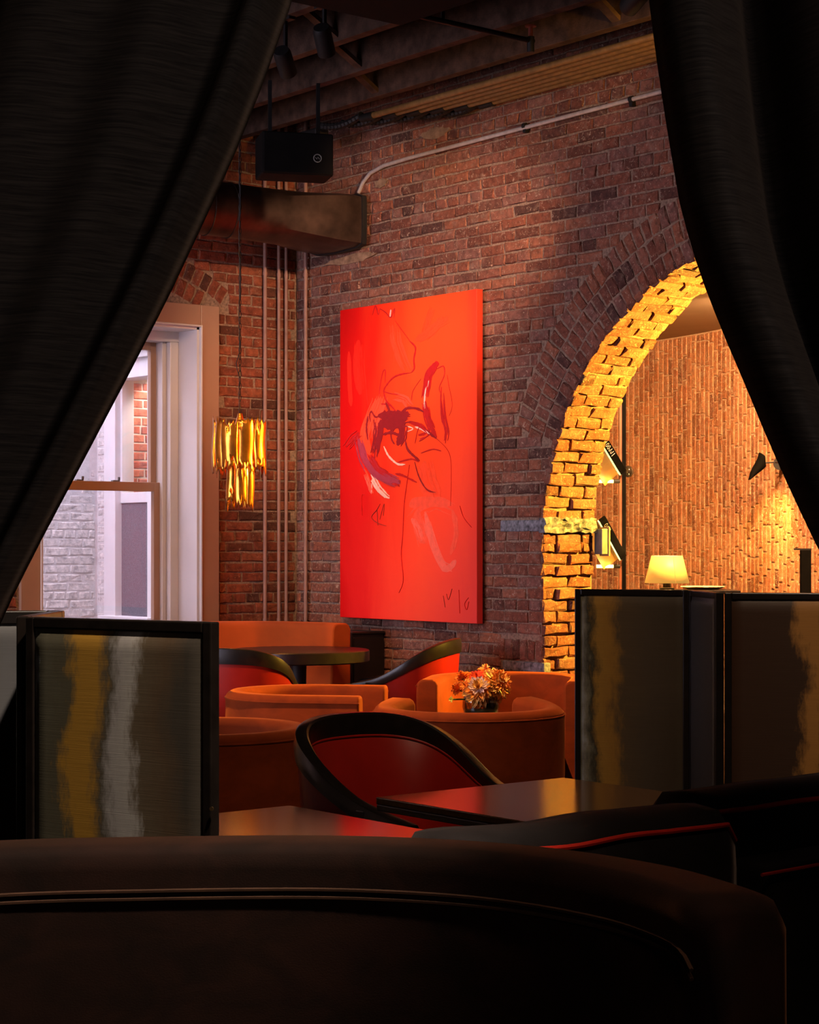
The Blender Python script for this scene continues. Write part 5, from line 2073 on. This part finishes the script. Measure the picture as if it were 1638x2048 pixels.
MB().tube([e * .055 + Vector((0, 0, .035)), e * .13 + Vector((0, 0, .04)), e * .20 + fwd * .12 + Vector((0, 0, .04)), e * .22 + fwd * .26 + Vector((0, 0, .04))], .006, 8).build('arm', M_BLACKMETAL, sc_, True)
MB().lathe([(0, .0), (.05, 0), (.05, .015), (0, .015)], 18, Matrix.Translation(e * .22 + fwd * .27 + Vector((0, 0, .04))) @ frame((0, 0, 1), -fwd, (0, 0, 0)) @ Matrix.Rotation(PI / 2, 4, 'X')).build('wall_plate', M_BLACKMETAL, sc_)
lp = light('SPOT', 'sconce_light', (0, 0, 0), AMBER, 110, None, .03, 100, .8)
lp.parent = sc_
lp.location = e * .0 + fwd * .09 + Vector((0, 0, -.03))
lp.rotation_euler = (e * .1 + fwd * .55 + Vector((0, 0, -1))).to_track_quat('-Z', 'Y').to_euler()

# black door post at the right of the curved wall
q = P(1611, 1100, 14.1)
bp = thing('black_post', 'black square post at the right end of the curved brick wall', 'post', (q.x, q.y, 0), -TH)
MB().box((-.035, -.035, 0), (.035, .035, q.z)).build('post', M_MATTE, bp, bevel=.003)
MB().box((-.085, -.012, q.z), (.04, .012, q.z + .012)).build('bracket', M_BLACKMETAL, bp)
MB().box((-.045, -.045, 0), (.045, .045, .10)).build('shoe', M_BLACKMETAL, bp)


def downlight(label, loc, color, power, z, spot=120, tgt=None):
    t = thing('downlight', label, 'ceiling light', (loc[0], loc[1], z), 0, 'ceiling downlights')
    MB().lathe([(.075, 0), (.08, -.01), (.06, -.012), (.055, 0)], 24, None, False).build('trim_ring', M_BLACKMETAL, t, True)
    MB().lathe([(0, -.004), (.055, -.004), (.055, -.001), (0, -.001)], 24).build('lens', M_DOWN, t)
    lo = light('SPOT', 'downlight_lamp', (0, 0, 0), color, power, None, .06, spot, .7)
    lo.parent = t
    lo.location = (0, 0, -.03)
    if tgt:
        lo.rotation_euler = (Vector(tgt) - Vector((loc[0], loc[1], z))).to_track_quat('-Z', 'Y').to_euler()


downlight('ceiling downlight of the far room nearest the arch', (9.2, 7.9), (1, .56, .26), 1500, ZB, 140, (12.2, 10.6, 1.4))
downlight('ceiling downlight of the far room near the curved wall', (10.6, 9.1), (1, .56, .26), 600, ZB, 150, (12.6, 11.0, 1.0))
# amber spotlight hanging in the far room, turned to the jamb and soffit of the arch
la = thing('arch_spotlight', 'hidden amber spotlight hung beyond the arch, turned towards its lit jamb', 'spotlight', (9.10, 6.70, 2.36))
dv = (Vector((7.78, 7.85, 2.10)) - Vector((9.10, 6.70, 2.36))).normalized()
Ml = dv.to_track_quat('-Z', 'Y').to_matrix().to_4x4()
MB().lathe([(.0, .12), (.055, .12), (.065, .09), (.07, -.04), (.064, -.04), (.056, .0), (0, .0)], 22, Ml).build('can', M_BLACKMETAL, la, True)
MB().lathe([(0, -.004), (.056, -.004), (.056, -.009), (0, -.009)], 22, Ml).build('lens', M_BULB, la)
MB().tube([(0, 0, .05), (0, 0, ZB - 2.36)], .006, 6).build('stem', M_BLACKMETAL, la, True)
lp = light('SPOT', 'arch_lamp', (0, 0, 0), (1, .53, .055), 2100, None, .04, 100, .3)
lp.parent = la
lp.location = dv * .06
lp.rotation_euler = dv.to_track_quat('-Z', 'Y').to_euler()
